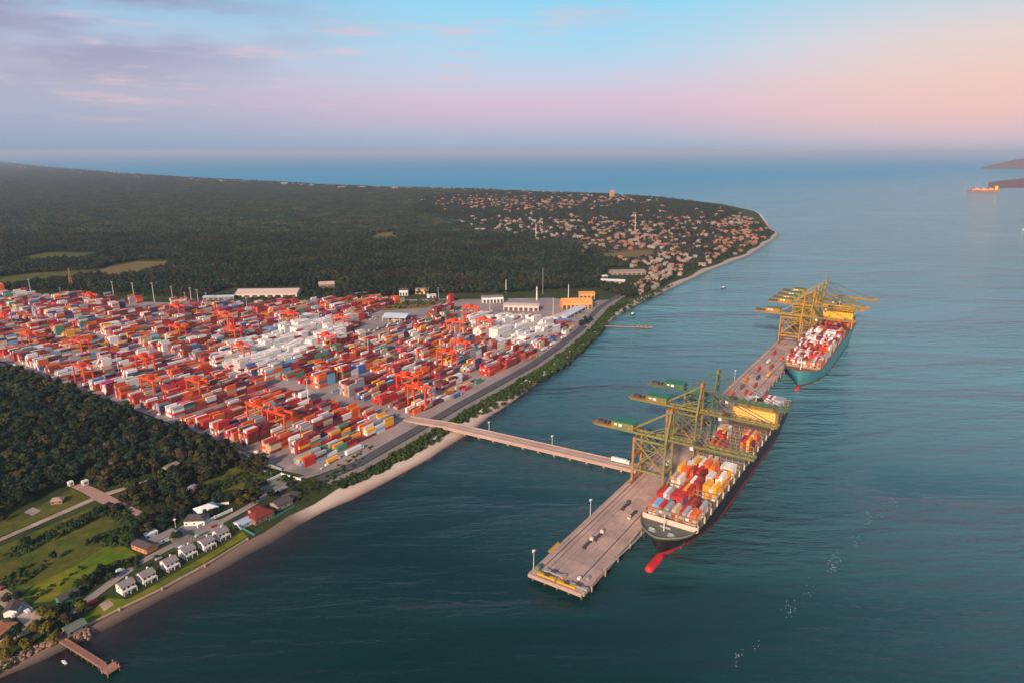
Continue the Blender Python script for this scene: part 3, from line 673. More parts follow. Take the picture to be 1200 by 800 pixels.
def make_ship(name, label, loc_a, b_c, Ls, B, deck, fore, hullmat, boot, bootz, upper):
    t = thing(name, label, 'container ship', W(loc_a, b_c, 0), RZ)
    rake = 9.0
    # sheer is raised at the bow
    def dz(x): return deck + (fore - deck) * (1 - sstep((x - 20) / 14.0))
    st = [0, .6, 1.5, 3, 5, 8, 11, 15, 19, 24, 30, 38, 50, 65, 85, 110, 150, 200, Ls - 80, Ls - 60, Ls - 40, Ls - 25, Ls - 12, Ls - 4, Ls]
    levels = [-.25, -.08, 0.0, bootz / 18., bootz / 18. + .002, .35, .55, .75, .9, 1.0]
    mb = MB(); vs = {}
    V = []
    for j, f in enumerate(levels):
        for s in (-1, 1):
            for i, x in enumerate(st):
                ff = max(0, min(1, f)); z = f * dz(x) if f > 0 else f * 18
                xs = rake * (1 - ff) ** 1.3; xx = xs + x * (Ls - xs - 5 * (1 - ff)) / Ls
                hb = hull_halfbeam(xx, ff, Ls, B, rake) * (1.0 if f >= 0 else .9)
                vs[(j, s, i)] = len(V); V.append((xx, s * hb, z))
    F = []; mi = []
    for j in range(len(levels) - 1):
        for s in (-1, 1):
            for i in range(len(st) - 1):
                q = (vs[(j, s, i)], vs[(j, s, i + 1)], vs[(j + 1, s, i + 1)], vs[(j + 1, s, i)])
                F.append(q if s < 0 else q[::-1]); mi.append(1 if levels[j + 1] <= bootz / 18. + .0001 else 0)
        n = len(st) - 1; F.append((vs[(j, -1, n)], vs[(j, 1, n)], vs[(j + 1, 1, n)], vs[(j + 1, -1, n)])); mi.append(1 if levels[j + 1] <= bootz / 18. + .0001 else 0)
    mb.v = V; mb.f = F; mb.m = mi; mb.c = [None] * len(F)
    hull = mb.build('hull', [hullmat, boot], t)
    for p in hull.data.polygons: p.use_smooth = abs(p.normal.x) < .98
    # deck plate a little below the sheer so that the side plating reads as a bulwark
    dp = MB(); J = len(levels) - 1; top = [V[vs[(J, -1, i)]] for i in range(len(st))] + [V[vs[(J, 1, i)]] for i in range(len(st) - 1, -1, -1)]
    vv = [(x, y * .985, z - (1.2 if x < 30 else .5)) for x, y, z in top]; n = len(st)
    dp.add(vv, [(i, i + 1, 2 * n - 2 - i, 2 * n - 1 - i) for i in range(n - 1)])
    dp.build('main_deck', mat('deck_green', (0.13, 0.13, 0.10, 1), .85, .2, .2) if upper else mat('deck_red', (0.25, 0.08, 0.06, 1), .85, .2, .2), t)
    return t, dz
def revolve(name, prof, m, parent, sy=1.0, n=14, z0=0.0):
    mb = MB(); V = []; 
    for x, r, z in prof:
        for k in range(n): a = 2 * math.pi * k / n; V.append((x, sy * r * math.cos(a), z0 + z + r * math.sin(a)))
    F = [(i * n + k, (i + 1) * n + k, (i + 1) * n + (k + 1) % n, i * n + (k + 1) % n) for i in range(len(prof) - 1) for k in range(n)]
    F += [tuple(range(n)), tuple(range(len(prof) * n - 1, (len(prof) - 1) * n - 1, -1))]
    mb.add(V, F); o = mb.build(name, m, parent)
    for p in o.data.polygons: p.use_smooth = True
    return o
def rail_line(name, pts, h, m, parent):
    mb = MB()
    for p, q in zip(pts, pts[1:]):
        for z in (h, h * .55): mb.bar((p[0], p[1], p[2] + z), (q[0], q[1], q[2] + z), .12)
    for p in pts: mb.bar(p, (p[0], p[1], p[2] + h), .14)
    return mb.build(name, m, parent)

# -- near ship: black hull, red boot topping, pale bow bulwark, cream house aft
SA, SB, SL, SBM, SDK = 66.0, -62.0, 338.0, 20.4, 17.5
M_HULL1 = mat('black_hull', (0.014, 0.016, 0.022, 1), 0.45, 0.3, 0.05, streak=((0.5, 0.5, 0.03), (0.06, 0.035, 0.028, 1), 0.6))
ship1, dz1 = make_ship('container_ship', 'large black hulled container ship with red underside and bulb, half unloaded, bow towards viewer', SA, SB, SL, SBM, SDK, 19.5, M_HULL1, M_BOOT, 4.0, True)
revolve('bulbous_bow', [(-13, .2, 1.1), (-12.6, 1.5, 1.05), (-11.8, 2.4, .9), (-10.4, 2.95, .7), (-8, 3.1, .5), (-2, 3.1, .3), (6, 3.0, .1), (14, 3.2, -.2)], M_BULB, ship1, 1.0)
bw = MB()                                              # bulwark round the bow
edge = [(x, hull_halfbeam(x, 1.0, SL, SBM, 9)) for x in (0, .6, 1.5, 3, 5, 8, 11, 15, 19, 24)]
loop = [(x, -y) for x, y in reversed(edge)] + edge[1:]
for (xa, ya), (xb, yb) in zip(loop, loop[1:]): bw.bar((xa, ya, dz1(xa) + .55), (xb, yb, dz1(xb) + .55), .35, 1.3)
bw.build('bow_bulwark', mat('bulwark_grey_green', (.17, .17, .13, 1), .7, .2, .2), ship1)
MB().box(24.2, 25.0, -20.3, 20.3, SDK, SDK + 4.2).box(25, 25.6, -20.6, -18, SDK, SDK + 4).box(25, 25.6, 18, 20.6, SDK, SDK + 4).build('breakwater', M_CREAM, ship1)
fm_ = MB(); fm_.cyl((14, 0, 18), (14, 0, 31), .55, .35); fm_.box(13.4, 14.6, -2.6, 2.6, 27, 27.7); fm_.build('foremast', M_CREAM, ship1)
wd = MB()
for y in (-7, 7): wd.cyl((10, y - 2, 19.6), (10, y + 2, 19.6), 1.1, n=10).box(8.4, 11.6, y - 2.6, y + 2.6, 18.3, 18.9)
wd.cyl((17, -4, 19.4), (17, 4, 19.4), .9, n=10); wd.build('windlass', M_GREY, ship1)
for s in (-1, 1): MB().box(12.0, 14.2, s * 13.8 - .4, s * 13.8 + .4, 9.5, 12.2).bar((13, s * 14.2, 12), (13.5, s * 16, 15), .4).build('anchor', M_RAIL, ship1)
BAY = 14.7
def bay_x(k): return 28.5 + BAY * k
def fit_rows(x): return int((hull_halfbeam(x + 2, 1.0, SL, SBM, 9) - .7) / 2.53)
HZ1 = SDK + 2.2
for k in range(20):
    if k == 15: continue
    x = bay_x(k) if k < 15 else bay_x(k) + 2
    if x + 12.5 > SL - 4: break
    hb = min(fit_rows(x) * 2.53, 19.6)
    h = MB()
    for q in (-2, -1, 0, 1):
        y0 = q * hb / 2 + .12; h.box(x - .1, x + 12.4, y0, y0 + hb / 2 - .24, SDK - .45, HZ1 - .02)
    for xx in (x + 3, x + 6.2, x + 9.4): h.box(xx - .1, xx + .1, -hb + .2, hb - .2, HZ1 - .02, HZ1 + .06)
    h.build('hatch_cover', M_HATCH, ship1)
    lb = MB(); xb = x - 1.35                           # lashing bridge: posts and two walkways
    for y in np.linspace(-19.6, 19.6, 9): lb.box(xb - .35, xb + .35, y - .3, y + .3, SDK - .4, SDK + 8.6)
    for z in (4.9, 8.2): lb.box(xb - .55, xb + .55, -20.2, 20.2, SDK + z, SDK + z + .35)
    lb.box(xb - .6, xb - .5, -20.2, 20.2, SDK + 9.3, SDK + 9.45)
    lb.build('lashing_bridge', M_LASH, ship1)
# side walkway arches, the openings that read as pale blocks along the hull edge
for s in (-1, 1):
    a_ = MB()
    for k in range(15): a_.box(bay_x(k) - 2.2, bay_x(k) - .6, s * 20.25 - .3, s * 20.25 + .3, SDK - .4, SDK + 4.6)
    a_.build('side_stanchions', M_CREAM if s < 0 else M_LASH, ship1)
M_HOUSE1 = mat('yellow_cream_house', (0.80, 0.50, 0.12, 1), 0.6, 0.10, 0.1)
hx = bay_x(15) - 1.0
hs = MB(); hs.box(hx, hx + 13, -20.2, 20.2, SDK - .5, 34.5); hs.box(hx + .8, hx + 12, -17, 17, 34.5, 37.5)
house = hs.build('superstructure', M_HOUSE1, ship1)
MB().box(hx - .7, hx + 5, -21.5, 21.5, 37.5, 40.6).build('bridge_deck', M_HOUSE1, house)
MB().box(hx - .85, hx - .71, -20.6, 20.6, 38.7, 40.0).build('bridge_window', M_GLASS, house)
win = MB()
for z in (21.5, 24.6, 27.7, 30.8):
    for y in np.linspace(-17.5, 17.5, 12): win.box(hx - .06, hx - .01, y - .28, y + .28, z, z + .6)
win.build('cabin_window', M_GLASS, house)
ra = MB(); ra.cyl((hx + 4, 0, 40.6), (hx + 4, 0, 49), .5, .3); ra.box(hx + 3.6, hx + 4.4, -3, 3, 45, 45.5); ra.box(hx + 3.2, hx + 3.5, -2, 2, 46.5, 47); ra.build('radar_mast', M_WHITE, house)
MB().box(hx + 14.5, hx + 23, -5, 5, SDK, 36).box(hx + 16, hx + 21.5, -3.4, 3.4, 36, 39.5, 1).build('funnel', [M_HOUSE1, M_BLACK], ship1)
for s in (-1, 1): MB().cyl((hx + 5, s * 19.5, 24.3), (hx + 12, s * 19.5, 24.3), 1.5, n=10).build('lifeboat', mat('lifeboat_orange', (.75, .18, .02, 1), .5, .1, .3), house)
rail_line('stern_railing', [(SL - 1.2, y, SDK) for y in np.linspace(-17, 17, 9)], 1.3, M_WHITE, ship1)

# cargo plan of the near ship: bay -> [(first row, last row, tiers, palette)], rows counted from the quay side (-8..7)
PW, PO, PR = ['white', 'white', 'beige', 'grey'], ['orange', 'yellow', 'orange', 'red'], ['red', 'brown red', 'dark red', 'white']
MIXS = ['red', 'white', 'brown red', 'grey', 'orange', 'beige', 'light blue', 'orange', 'white']
plan = {0: [(-8, 8, 3, MIXS)], 1: [(-8, 1, 4, ['white', 'grey', 'red', 'red', 'white', 'blue']), (2, 5, 3, ['brown red', 'dark red', 'red']), (6, 8, 3, ['grey', 'white'])],
        2: [(-2, 1, 4, ['orange', 'yellow', 'red'])],
        3: [(-8, -4, 4, ['white', 'white', 'beige']), (-3, -2, 4, ['orange']), (-1, 2, 4, ['red', 'brown red', 'white']), (3, 8, 4, ['white', 'orange', 'white', 'yellow'])],
        4: [(-8, -4, 5, ['orange', 'yellow', 'orange']), (-3, 1, 5, ['red', 'orange', 'dark red']), (2, 4, 4, ['red', 'white']), (5, 8, 5, ['orange', 'yellow', 'white'])],
        5: [(-8, -5, 3, ['beige', 'white']), (-4, 3, 5, ['red', 'orange', 'white', 'yellow']), (4, 8, 3, ['yellow', 'orange'])],
        6: [(-8, -3, 3, ['white', 'white', 'beige']), (-2, 1, 4, ['orange', 'red', 'beige']), (3, 8, 3, ['white', 'white', 'grey'])],
        9: [(-6, -1, 3, ['dark red', 'orange', 'red'])],
        10: [(-7, -3, 4, ['orange', 'red', 'beige', 'orange']), (3, 7, 4, ['red', 'orange', 'dark red', 'yellow'])],
        11: [(-7, -3, 4, ['orange', 'beige', 'white']), (2, 7, 4, ['red', 'red', 'orange', 'beige'])],
        13: [(-8, -6, 2, ['grey', 'red'])],
        16: [(-8, -3, 3, ['dark red', 'red']), (-2, 2, 3, ['red', 'brown red']), (3, 8, 3, ['red', 'white'])],
        17: [(-8, 8, 4, ['beige', 'white', 'white', 'red', 'grey', 'brown red'])],
        18: [(-8, 8, 4, ['beige', 'white', 'grey', 'white', 'red', 'beige'])]}
sr = random.Random(5); cr = []; deck1 = []
for bay, items in plan.items():
    x = bay_x(bay) + (2 if bay > 15 else 0) + .1; mx = min(8, fit_rows(x))
    for r0, r1, tiers, pal in items:
        c0 = sr.choice(pal)
        for r in range(r0, r1):
            if r < -mx or r >= mx: continue
            if sr.random() < .7: c0 = sr.choice(pal)
            hgt = tiers if sr.random() < .8 else max(1, tiers - 1)
            for t in range(hgt): cr.append((bay, r, t, hgt, x, c0 if sr.random() < .5 else sr.choice(pal)))
so_ = {c[:3] for c in cr}; nbay = {b: i + 1 for i, b in enumerate(sorted(plan))}
for bay, r, t, hgt, x, cn in cr:
    if (bay, r, t + 1) in so_ and all(k in so_ for k in ((bay - 1, r, t), (bay, r - 1, t), (bay, r + 1, t), (bay + 1, r, t))): continue
    p = W(SA + x + CL / 2, SB - (r * 2.53 + 1.27), HZ1 + .07 + t * CH)
    rank = (0 if (bay, r, t + 1) not in so_ or (bay - 1, r, t) not in so_ or (bay, r + 1, t) not in so_ else 1, bay)
    deck1.append((rank, p, RZ, cn, f"{cn} container, {ordw(t + 1)} tier, {ordw(r + 9)} row from quay, {ordw(nbay[bay])} loaded bay of black ship", 'containers on the black ship'))
deck1.sort(key=lambda q: q[0]); heap1 = BoxHeap()
for q in deck1[:198]: put_container(*q[1:])
for q in deck1[198:]: heap1.add(q[1], RZ, CT_COL[q[3]])
tag(heap1.build('deck_cargo'), 'remaining red, white and pale containers stacked towards the stern of the black ship', 'deck cargo', kind='stuff')

# -- far ship: turquoise hull, fully stacked, yellow house aft
TA, TB, TL, TBM, TDK = 503.0, -66.0, 325.0, 21.5, 19.0
M_HULL2 = mat('turquoise_hull', (0.05, 0.30, 0.34, 1), 0.5, 0.15, 0.05, streak=((0.45, 0.45, 0.03), (0.12, 0.20, 0.20, 1), 0.6))
ship2, dz2 = make_ship('container_ship', 'turquoise hulled container ship stacked full of red and white containers at the far berth', TA, TB, TL, TBM, TDK, 22.5, M_HULL2, mat('dark_red_boot', (.20, .03, .04, 1), .6, .2, .1), 2.0, False)
revolve('bulbous_bow', [(-6, .2, -.5), (-5.4, 1.4, -.5), (-3, 2.2, -.6), (4, 2.6, -.8), (14, 2.6, -1)], M_BULB, ship2)
MB().box(20, 20.8, -18, 18, 20, 23.4).build('breakwater', M_LASH, ship2)
f2 = MB(); f2.cyl((11, 0, 21), (11, 0, 36), .6, .35); f2.box(10.5, 11.5, -2.5, 2.5, 31, 31.7); f2.build('foremast', M_WHITE, ship2)
heap2 = BoxHeap(); hx2 = 26 + 14.2 * 17 + 1
for k in range(22):
    x = 26 + 14.2 * k
    if k in (17,): continue
    if x + 12.5 > TL - 3: break
    hb = min(8, int((hull_halfbeam(x + 2, 1, TL, TBM, 9) - .5) / 2.53)); base = sr.choice([4, 5, 5, 6]) if 1 < k < 13 else (sr.choice([3, 4, 4]) if k > 2 else 3 + k)
    h = MB().box(x, x + 12.4, -hb * 2.53, hb * 2.53, TDK - .45, TDK + 2.0); h.build('hatch_cover', M_HATCH, ship2)
    lb = MB(); xb = x - 1.0
    for y in np.linspace(-20, 20, 9): lb.box(xb - .3, xb + .3, y - .3, y + .3, TDK - .4, TDK + 10.5)
    for z in (5, 10): lb.box(xb - .5, xb + .5, -20.6, 20.6, TDK + z, TDK + z + .4)
    lb.build('lashing_bridge', M_LASH, ship2)
    pal = ['red', 'red', 'dark red', 'brown red', 'white', 'white', 'beige', 'orange', 'grey', 'white'] if k < 11 else ['dark red', 'red', 'red', 'dark red', 'brown red', 'orange', 'beige']
    if k > 17: pal = ['dark red', 'magenta', 'red', 'beige', 'dark blue']; base = 4
    hgts = {}; c0 = 'red'
    for r in range(-hb, hb):
        hgts[r] = max(2, base + (sr.choice([-1, 0, 0, 0, 1]) if sr.random() < .55 else 0))
        for t in range(hgts[r]):
            if sr.random() < .75: c0 = sr.choice(pal)
            c = CT_COL[c0]; q = sr.uniform(.85, 1.12)
            heap2.add(W(TA + x + .1 + CL / 2, TB - (r * 2.53 + 1.27), TDK + 2.05 + t * CH), RZ, (c[0] * q, c[1] * q, c[2] * q, 1))
tag(heap2.build('deck_cargo'), 'red, white and orange containers stacked high across the deck of the turquoise ship', 'deck cargo', kind='stuff')
M_HOUSE2 = mat('orange_yellow_house', (0.85, 0.44, 0.03, 1), 0.6, 0.08, 0.1)
hs = MB(); hs.box(hx2, hx2 + 12, -20.5, 20.5, TDK - .5, 46); hs.box(hx2 + .8, hx2 + 11, -15, 15, 46, 49); house2 = hs.build('superstructure', M_HOUSE2, ship2)
MB().box(hx2 - .7, hx2 + 5, -21.8, 21.8, 49, 52).build('bridge_deck', M_HOUSE2, house2)
MB().box(hx2 - .85, hx2 - .71, -20.5, 20.5, 50.2, 51.4).build('bridge_window', M_GLASS, house2)
win = MB()
for z in (38.5, 41.5, 44):
    for y in np.linspace(-17.5, 17.5, 11): win.box(hx2 - .08, hx2 - .01, y - .5, y + .5, z, z + 1.0)
win.build('cabin_window', M_GLASS, house2)
MB().cyl((hx2 + 4, 0, 52), (hx2 + 4, 0, 61), .5, .3).box(hx2 + 3.6, hx2 + 4.4, -3, 3, 57, 57.5).build('radar_mast', M_WHITE, house2)
MB().box(hx2 + 13, hx2 + 13.9, -6, 6, TDK, 48).build('funnel', M_HOUSE2, ship2)

# mooring ropes from the near ship's bow to the pier
for i, (xa, ya, bx, by) in enumerate([(9, 12, 22, -39.6), (9, 11, 31, -39.6), (13, 15, 40, -39.6), (15, 16.5, 51, -39.6)]):
    p = W(SA + xa, SB + ya, 17.8); q = W(bx, by, PZ + .7); pts = [p.lerp(q, k / 8) - Vector((0, 0, 1.6 * math.sin(math.pi * k / 8))) for k in range(9)]
    m_ = MB()
    for u, v in zip(pts, pts[1:]): m_.bar(u, v, .22)
    tag(m_.build('mooring_rope', mat('rope', (.42, .38, .33, 1), .9, .1, 1)), ('grey mooring rope slanting from bow, ' + ['landing closest to the yellow beams', 'second along from the yellow beams', 'third along from the yellow beams', 'shortest one closest to the hull'][i]), 'rope', 'mooring ropes from the black ship')

# ------------------------------------------------------------------ ship-to-shore cranes
M_ROPE = mat('stay_steel', (0.10, 0.12, 0.10, 1), .6, .1, 1)
def make_sts(paint, paint2, roofm, label, a, reach=82.0):
    t = thing('quay_crane', label, 'quay crane', W(a, -18.2, PZ), RZ, 'ship to shore cranes on the pier')
    LS, SS, HX, HB = 13.6, -13.6, 9.0, 41.0
    for sx in (-1, 1):
        for y, m_ in ((LS, paint2), (SS, paint)):
            MB().bar((sx * HX, y, 3), (sx * (HX - .8), y, HB + 1), 1.7, 1.6).build('leg', m_, t)
            bo_ = MB().box(sx * HX - 4.4, sx * HX + 4.4, y - .75, y + .75, 1.1, 2.3)
            for q in (-3.4, -1.2, 1.2, 3.4): bo_.cyl((sx * HX + q, y - .5, .55), (sx * HX + q, y + .5, .55), .55, n=8)
            bo_.build('bogie', M_RAIL if y == SS else paint2, t)
        pbm = MB().bar((sx * (HX - .3), LS, 14), (sx * (HX - .3), SS, 14), 1.4, 1.8); pbm.build('portal_beam', paint, t)
        MB().bar((sx * (HX - .8), LS, HB), (sx * (HX - .8), SS, HB), 1.2, 1.6).build('top_beam', paint, t)
        MB().bar((sx * (HX - .3), LS, 15), (sx * (HX - .7), SS, HB - 1), .95).build('diagonal_brace', paint, t)
        MB().bar((sx * (HX - .3), SS, 15), (sx * (HX - .5), 0, 27.5), .9).build('diagonal_brace', paint2, t)
        MB().bar((sx * (HX - .5), LS, HB - 1), (sx * (HX - .5), 0, 27.5), .8).build('diagonal_brace', paint2, t)
    for y in (LS, SS):
        MB().box(-HX, HX, y - .7, y + .7, 2.6, 4.2).build('sill_beam', paint2, t)
        MB().box(-HX + .5, HX - .5, y - .6, y + .6, HB - .8, HB + .8).build('cross_beam', paint, t)
        MB().box(-HX + .5, HX - .5, y - .5, y + .5, 13.4, 14.6).build('cross_beam', paint, t)
    GZ = 43.0; tip = -reach; rear = 53.0
    for sx in (-1, 1):
        MB().box(sx * 3.4 - .55, sx * 3.4 + .55, SS - 3, rear, GZ, GZ + 1.9).build('girder', paint, t)
        MB().box(sx * 3.4 - .5, sx * 3.4 + .5, tip, SS - 3.2, GZ, GZ + 1.8).build('boom', paint, t)
    tie = MB()
    for y in np.arange(tip + .5, SS - 3, 6.0):
        tie.box(-2.85, 2.85, y - .25, y + .25, GZ + .4, GZ + 1.2); tie.bar((-3, y, GZ + 2.9), (3, y, GZ + 2.9), .25)
        for sx in (-1, 1):
            tie.bar((sx * 3.4, y, GZ + 1.9), (sx * 3.4, y + 3, GZ + 3.4), .28); tie.bar((sx * 3.4, y + 3, GZ + 3.4), (sx * 3.4, y + 6, GZ + 1.9), .28)
    for sx in (-1, 1): tie.bar((sx * 4.8, tip, GZ + 1), (sx * 4.8, SS, GZ + 1), .5, .25); tie.bar((sx * 5.2, tip, GZ + 2.1), (sx * 5.2, SS, GZ + 2.1), .14)
    tie.build('boom_truss', paint, t)
    rt = MB()
    for y in np.arange(SS + 2, rear, 5.5): rt.box(-2.85, 2.85, y - .25, y + .25, GZ + .4, GZ + 1.2)
    rt.build('girder_ties', paint, t)
    plat = MB().box(-5.6, 5.6, 36, rear + .6, GZ + 1.95, GZ + 2.3)
    for x in (-5.4, 5.4): plat.box(x - .08, x + .08, 36, rear + .5, GZ + 3.3, GZ + 3.45)
    for y in np.arange(37, rear, 2.6):
        for x in (-5.4, 5.4): plat.box(x - .07, x + .07, y - .07, y + .07, GZ + 2.3, GZ + 3.4)
    plat.build('rear_platform', paint2, t)
    dr = MB(); dr.box(-3.8, -.6, 43, 50, GZ + 2.3, GZ + 4.6); dr.box(.8, 3.8, 44, 51.5, GZ + 2.3, GZ + 4.0); dr.cyl((-3, 41, GZ + 3.4), (3, 41, GZ + 3.4), 1.0, n=10); dr.build('rope_winch', M_RAIL, t)
    mh = MB().box(-5.2, 5.2, 16.5, 36, GZ + 2.0, GZ + 7.6).build('machinery_house', paint, t)
    ro = MB(); ro.gable(-5.6, 5.6, 17.5 - 1.4, 29, GZ + 7.62, GZ + 8.5, .2, .3); ro.box(-5.7, 5.7, 29.5, 36.2, GZ + 7.62, GZ + 7.95)
    ro.build('roof', roofm, mh)
    MB().box(-5.32, -5.2, 26.5, 29.5, GZ + 4.0, GZ + 6.2).box(-5.31, -5.2, 31, 33.5, GZ + 4.6, GZ + 6.0).build('sign_panel', M_WHITE, mh)
    AP = 68.0
    for sx in (-1, 1):
        MB().bar((sx * (HX - .8), SS, HB + .8), (sx * 2.4, SS - 1, AP), 1.5, 1.3).build('apex_leg', paint, t)
        MB().bar((sx * 3.2, LS + 6, GZ + 2), (sx * 2.4, SS - .8, AP - .4), .75).build('back_stay', paint, t)
        MB().bar((sx * 2.4, SS - 1.4, AP), (sx * 3.4, -46, GZ + 2), .4, .6).build('fore_stay', M_ROPE, t)
        MB().bar((sx * 2.4, SS - 1.4, AP), (sx * 3.4, 6 - reach, GZ + 2), .4, .6).build('fore_stay', M_ROPE, t)
        MB().bar((sx * (HX - 3.4), SS - .5, 53), (sx * 3.2, 4, GZ + 2), .6).build('mid_brace', paint, t)
    ax = MB().box(-3.8, 3.8, SS - 2.4, SS + .2, AP - .6, AP + 1.6).box(-5.3, 5.3, SS - 1.2, SS - .2, 55, 56.2).cyl((-3.2, SS - 1, AP + 2.4), (3.2, SS - 1, AP + 2.4), .9, n=10); ax.build('apex_head', paint2, t)
    ty = rnd.choice([-38.0, -46, -30]); tr = MB().box(-4.4, 4.4, ty - 3, ty + 3, GZ + 1.95, GZ + 3.2).box(-2.6, 2.6, ty - 4, ty + 4, GZ - 1.2, GZ - .1).build('trolley', M_RAIL, t)
    MB().box(-1.3, 1.3, ty + 4.2, ty + 6.8, GZ - 4, GZ - 1.0).build('operator_cab', M_WHITE, tr)
    sp = MB().box(-6.1, 6.1, ty - 1.2, ty + 1.2, 30, 30.8)
    for x in (-1.6, 1.6):
        for y in (-1, 1): sp.bar((x, ty + y, 30.8), (x, ty + y, GZ - 1.2), .12)
    sp.build('spreader', M_YEL, t)
    for sx in (-1, 1):                                     # light lattice between the portal and the girder
        lt_ = MB(); ys = np.linspace(SS, LS, 5)
        for u0, u1 in zip(ys, ys[1:]): lt_.bar((sx * (HX - .6), u0, 33), (sx * (HX - .6), u1, HB - .8), .35).bar((sx * (HX - .6), u1, 33), (sx * (HX - .6), u0, HB - .8), .35)
        lt_.bar((sx * (HX - .6), SS, 33), (sx * (HX - .6), LS, 33), .6); lt_.build('side_lattice', paint, t)
    al = MB()
    for z0, z1 in ((47, 53), (57, 63)):
        w0, w1 = 8.2 - 5.8 * (z0 - 42) / 26, 8.2 - 5.8 * (z1 - 42) / 26
        al.bar((-w0, SS - .4, z0), (w1, SS - .7, z1), .4).bar((w0, SS - .4, z0), (-w1, SS - .7, z1), .4).bar((-w1, SS - .7, z1), (w1, SS - .7, z1), .5)
    al.build('apex_lattice', paint, t)
    stw = MB()
    for z in range(3, 40, 4):
        s = 1 if (z // 4) % 2 else -1
        stw.box(HX + 1, HX + 3.6, LS - 3.4, LS - .6, z, z + .18); stw.bar((HX + 2.3 - s, LS - 3.2, z), (HX + 2.3 + s, LS - .8, z + 4), .5, .12)
    for x in (HX + 1, HX + 3.5):
        for y in (LS - 3.4, LS - .7): stw.bar((x, y, 2), (x, y, 41), .16)
    stw.build('stair_tower', paint, t)
    cb_ = MB().box(-7.4, 7.4, LS - 1.2, LS + 1.4, 24, 26.5); cb_.build('cable_reel', paint2, t)
    return t
M_OLIVE = mat('crane_olive', (0.165, 0.215, 0.08, 1), .6, .30, .3, col2=(.27, .20, .06, 1), streak=((1.2, 1.2, .15), (.12, .07, .03, 1), .6))
M_GOLD = mat('crane_gold', (0.50, 0.235, 0.020, 1), .6, .30, .25, col2=(.27, .23, .05, 1), streak=((1.2, 1.2, .15), (.14, .07, .03, 1), .55))
M_AMBER = mat('crane_amber', (0.25, 0.185, 0.05, 1), .6, .30, .25, col2=(.20, .20, .06, 1), streak=((1.2, 1.2, .15), (.12, .07, .03, 1), .55))
M_RUST = mat('crane_rust', (0.38, 0.17, 0.055, 1), .65, .25, .3)
M_TEAL = mat('crane_green', (0.06, 0.13, 0.085, 1), .6, .25, .3)
M_GROOF = mat('green_roof', (0.02, 0.19, 0.10, 1), .6, .2, .3)
M_DROOF = mat('faded_green_roof', (0.13, 0.16, 0.05, 1), .7, .2, .3)
make_sts(M_OLIVE, M_RUST, M_GROOF, 'olive quay crane with green machinery roof, the one beside the bridge end', 165)
make_sts(M_AMBER, M_RUST, M_GROOF, 'gold quay crane with green roof, middle one of three over the black ship', 240)
make_sts(M_TEAL, M_OLIVE, M_GROOF, 'dark green quay crane with green roof, farthest of three over the black ship', 286)
make_sts(M_GOLD, M_RUST, M_DROOF, 'rusty gold quay crane over the turquoise ship, standing apart and closest to its bow', 684)
make_sts(M_GOLD, M_OLIVE, M_DROOF, 'gold quay crane over the turquoise ship, second from its bow', 762, 84)
make_sts(M_GOLD, M_GOLD, M_DROOF, 'gold quay crane over the turquoise ship, third from its bow', 790, 88)
make_sts(M_OLIVE, M_GOLD, M_GROOF, 'olive quay crane over the turquoise ship, fourth from its bow', 822, 70)
make_sts(M_GOLD, M_RUST, M_DROOF, 'gold quay crane over the turquoise ship, closest to its stern with apex showing highest', 856, 92)
# ------------------------------------------------------------------ vegetation
def leaf_material(name, stops, rough=0.8):
    m = bpy.data.materials.new(name); m.use_nodes = True; nt = m.node_tree; N = nt.nodes.new; L = nt.links.new
    b = nt.nodes['Principled BSDF']; b.inputs['Roughness'].default_value = rough; b.inputs['Specular IOR Level'].default_value = 0.15
    oi = N('ShaderNodeObjectInfo'); rp = N('ShaderNodeValToRGB'); e = rp.color_ramp.elements
    while len(e) < len(stops): e.new(.5)
    for i, (p, c) in enumerate(stops): e[i].position = p; e[i].color = c
    L(oi.outputs['Random'], rp.inputs[0])
    at = N('ShaderNodeAttribute'); at.attribute_name = 'Col'
    mx = N('ShaderNodeMix'); mx.data_type = 'RGBA'; mx.blend_type = 'MULTIPLY'; mx.inputs['Factor'].default_value = 1.0; L(rp.outputs[0], mx.inputs[6]); L(at.outputs['Color'], mx.inputs[7])
    n = N('ShaderNodeTexNoise'); n.inputs['Scale'].default_value = 0.009; n.inputs['Detail'].default_value = 6; n.inputs['Roughness'].default_value = .65; L(N('ShaderNodeNewGeometry').outputs['Position'], n.inputs[0])
    r = N('ShaderNodeMapRange'); r.inputs[1].default_value = .35; r.inputs[2].default_value = .65; r.inputs[3].default_value = .55; r.inputs[4].default_value = 1.5; L(n.outputs[0], r.inputs[0])
    hs = N('ShaderNodeHueSaturation'); L(r.outputs[0], hs.inputs['Value']); n4 = N('ShaderNodeTexNoise'); n4.inputs['Scale'].default_value = 0.0065; n4.inputs['Detail'].default_value = 5; L(N('ShaderNodeNewGeometry').outputs['Position'], n4.inputs[0])
    r4 = N('ShaderNodeMapRange'); r4.inputs[1].default_value = .52; r4.inputs[2].default_value = .70; r4.inputs[4].default_value = .55; L(n4.outputs[0], r4.inputs[0])
    m4 = N('ShaderNodeMix'); m4.data_type = 'RGBA'; L(r4.outputs[0], m4.inputs['Factor']); L(mx.outputs[2], m4.inputs[6]); m4.inputs[7].default_value = (.050, .038, .016, 1)
    L(m4.outputs[2], hs.inputs['Color']); L(hs.outputs[0], b.inputs['Base Color'])
    return m
M_LEAF = leaf_material('forest_leaves', [(0, (.007, .021, .015, 1)), (.35, (.010, .027, .016, 1)), (.60, (.016, .030, .014, 1)), (.74, (.034, .048, .012, 1)), (.86, (.034, .034, .014, 1)), (1.0, (.052, .037, .019, 1))])
M_OLEAF = leaf_material('olive_leaves', [(0, (.085, .080, .012, 1)), (1, (.12, .085, .014, 1))])
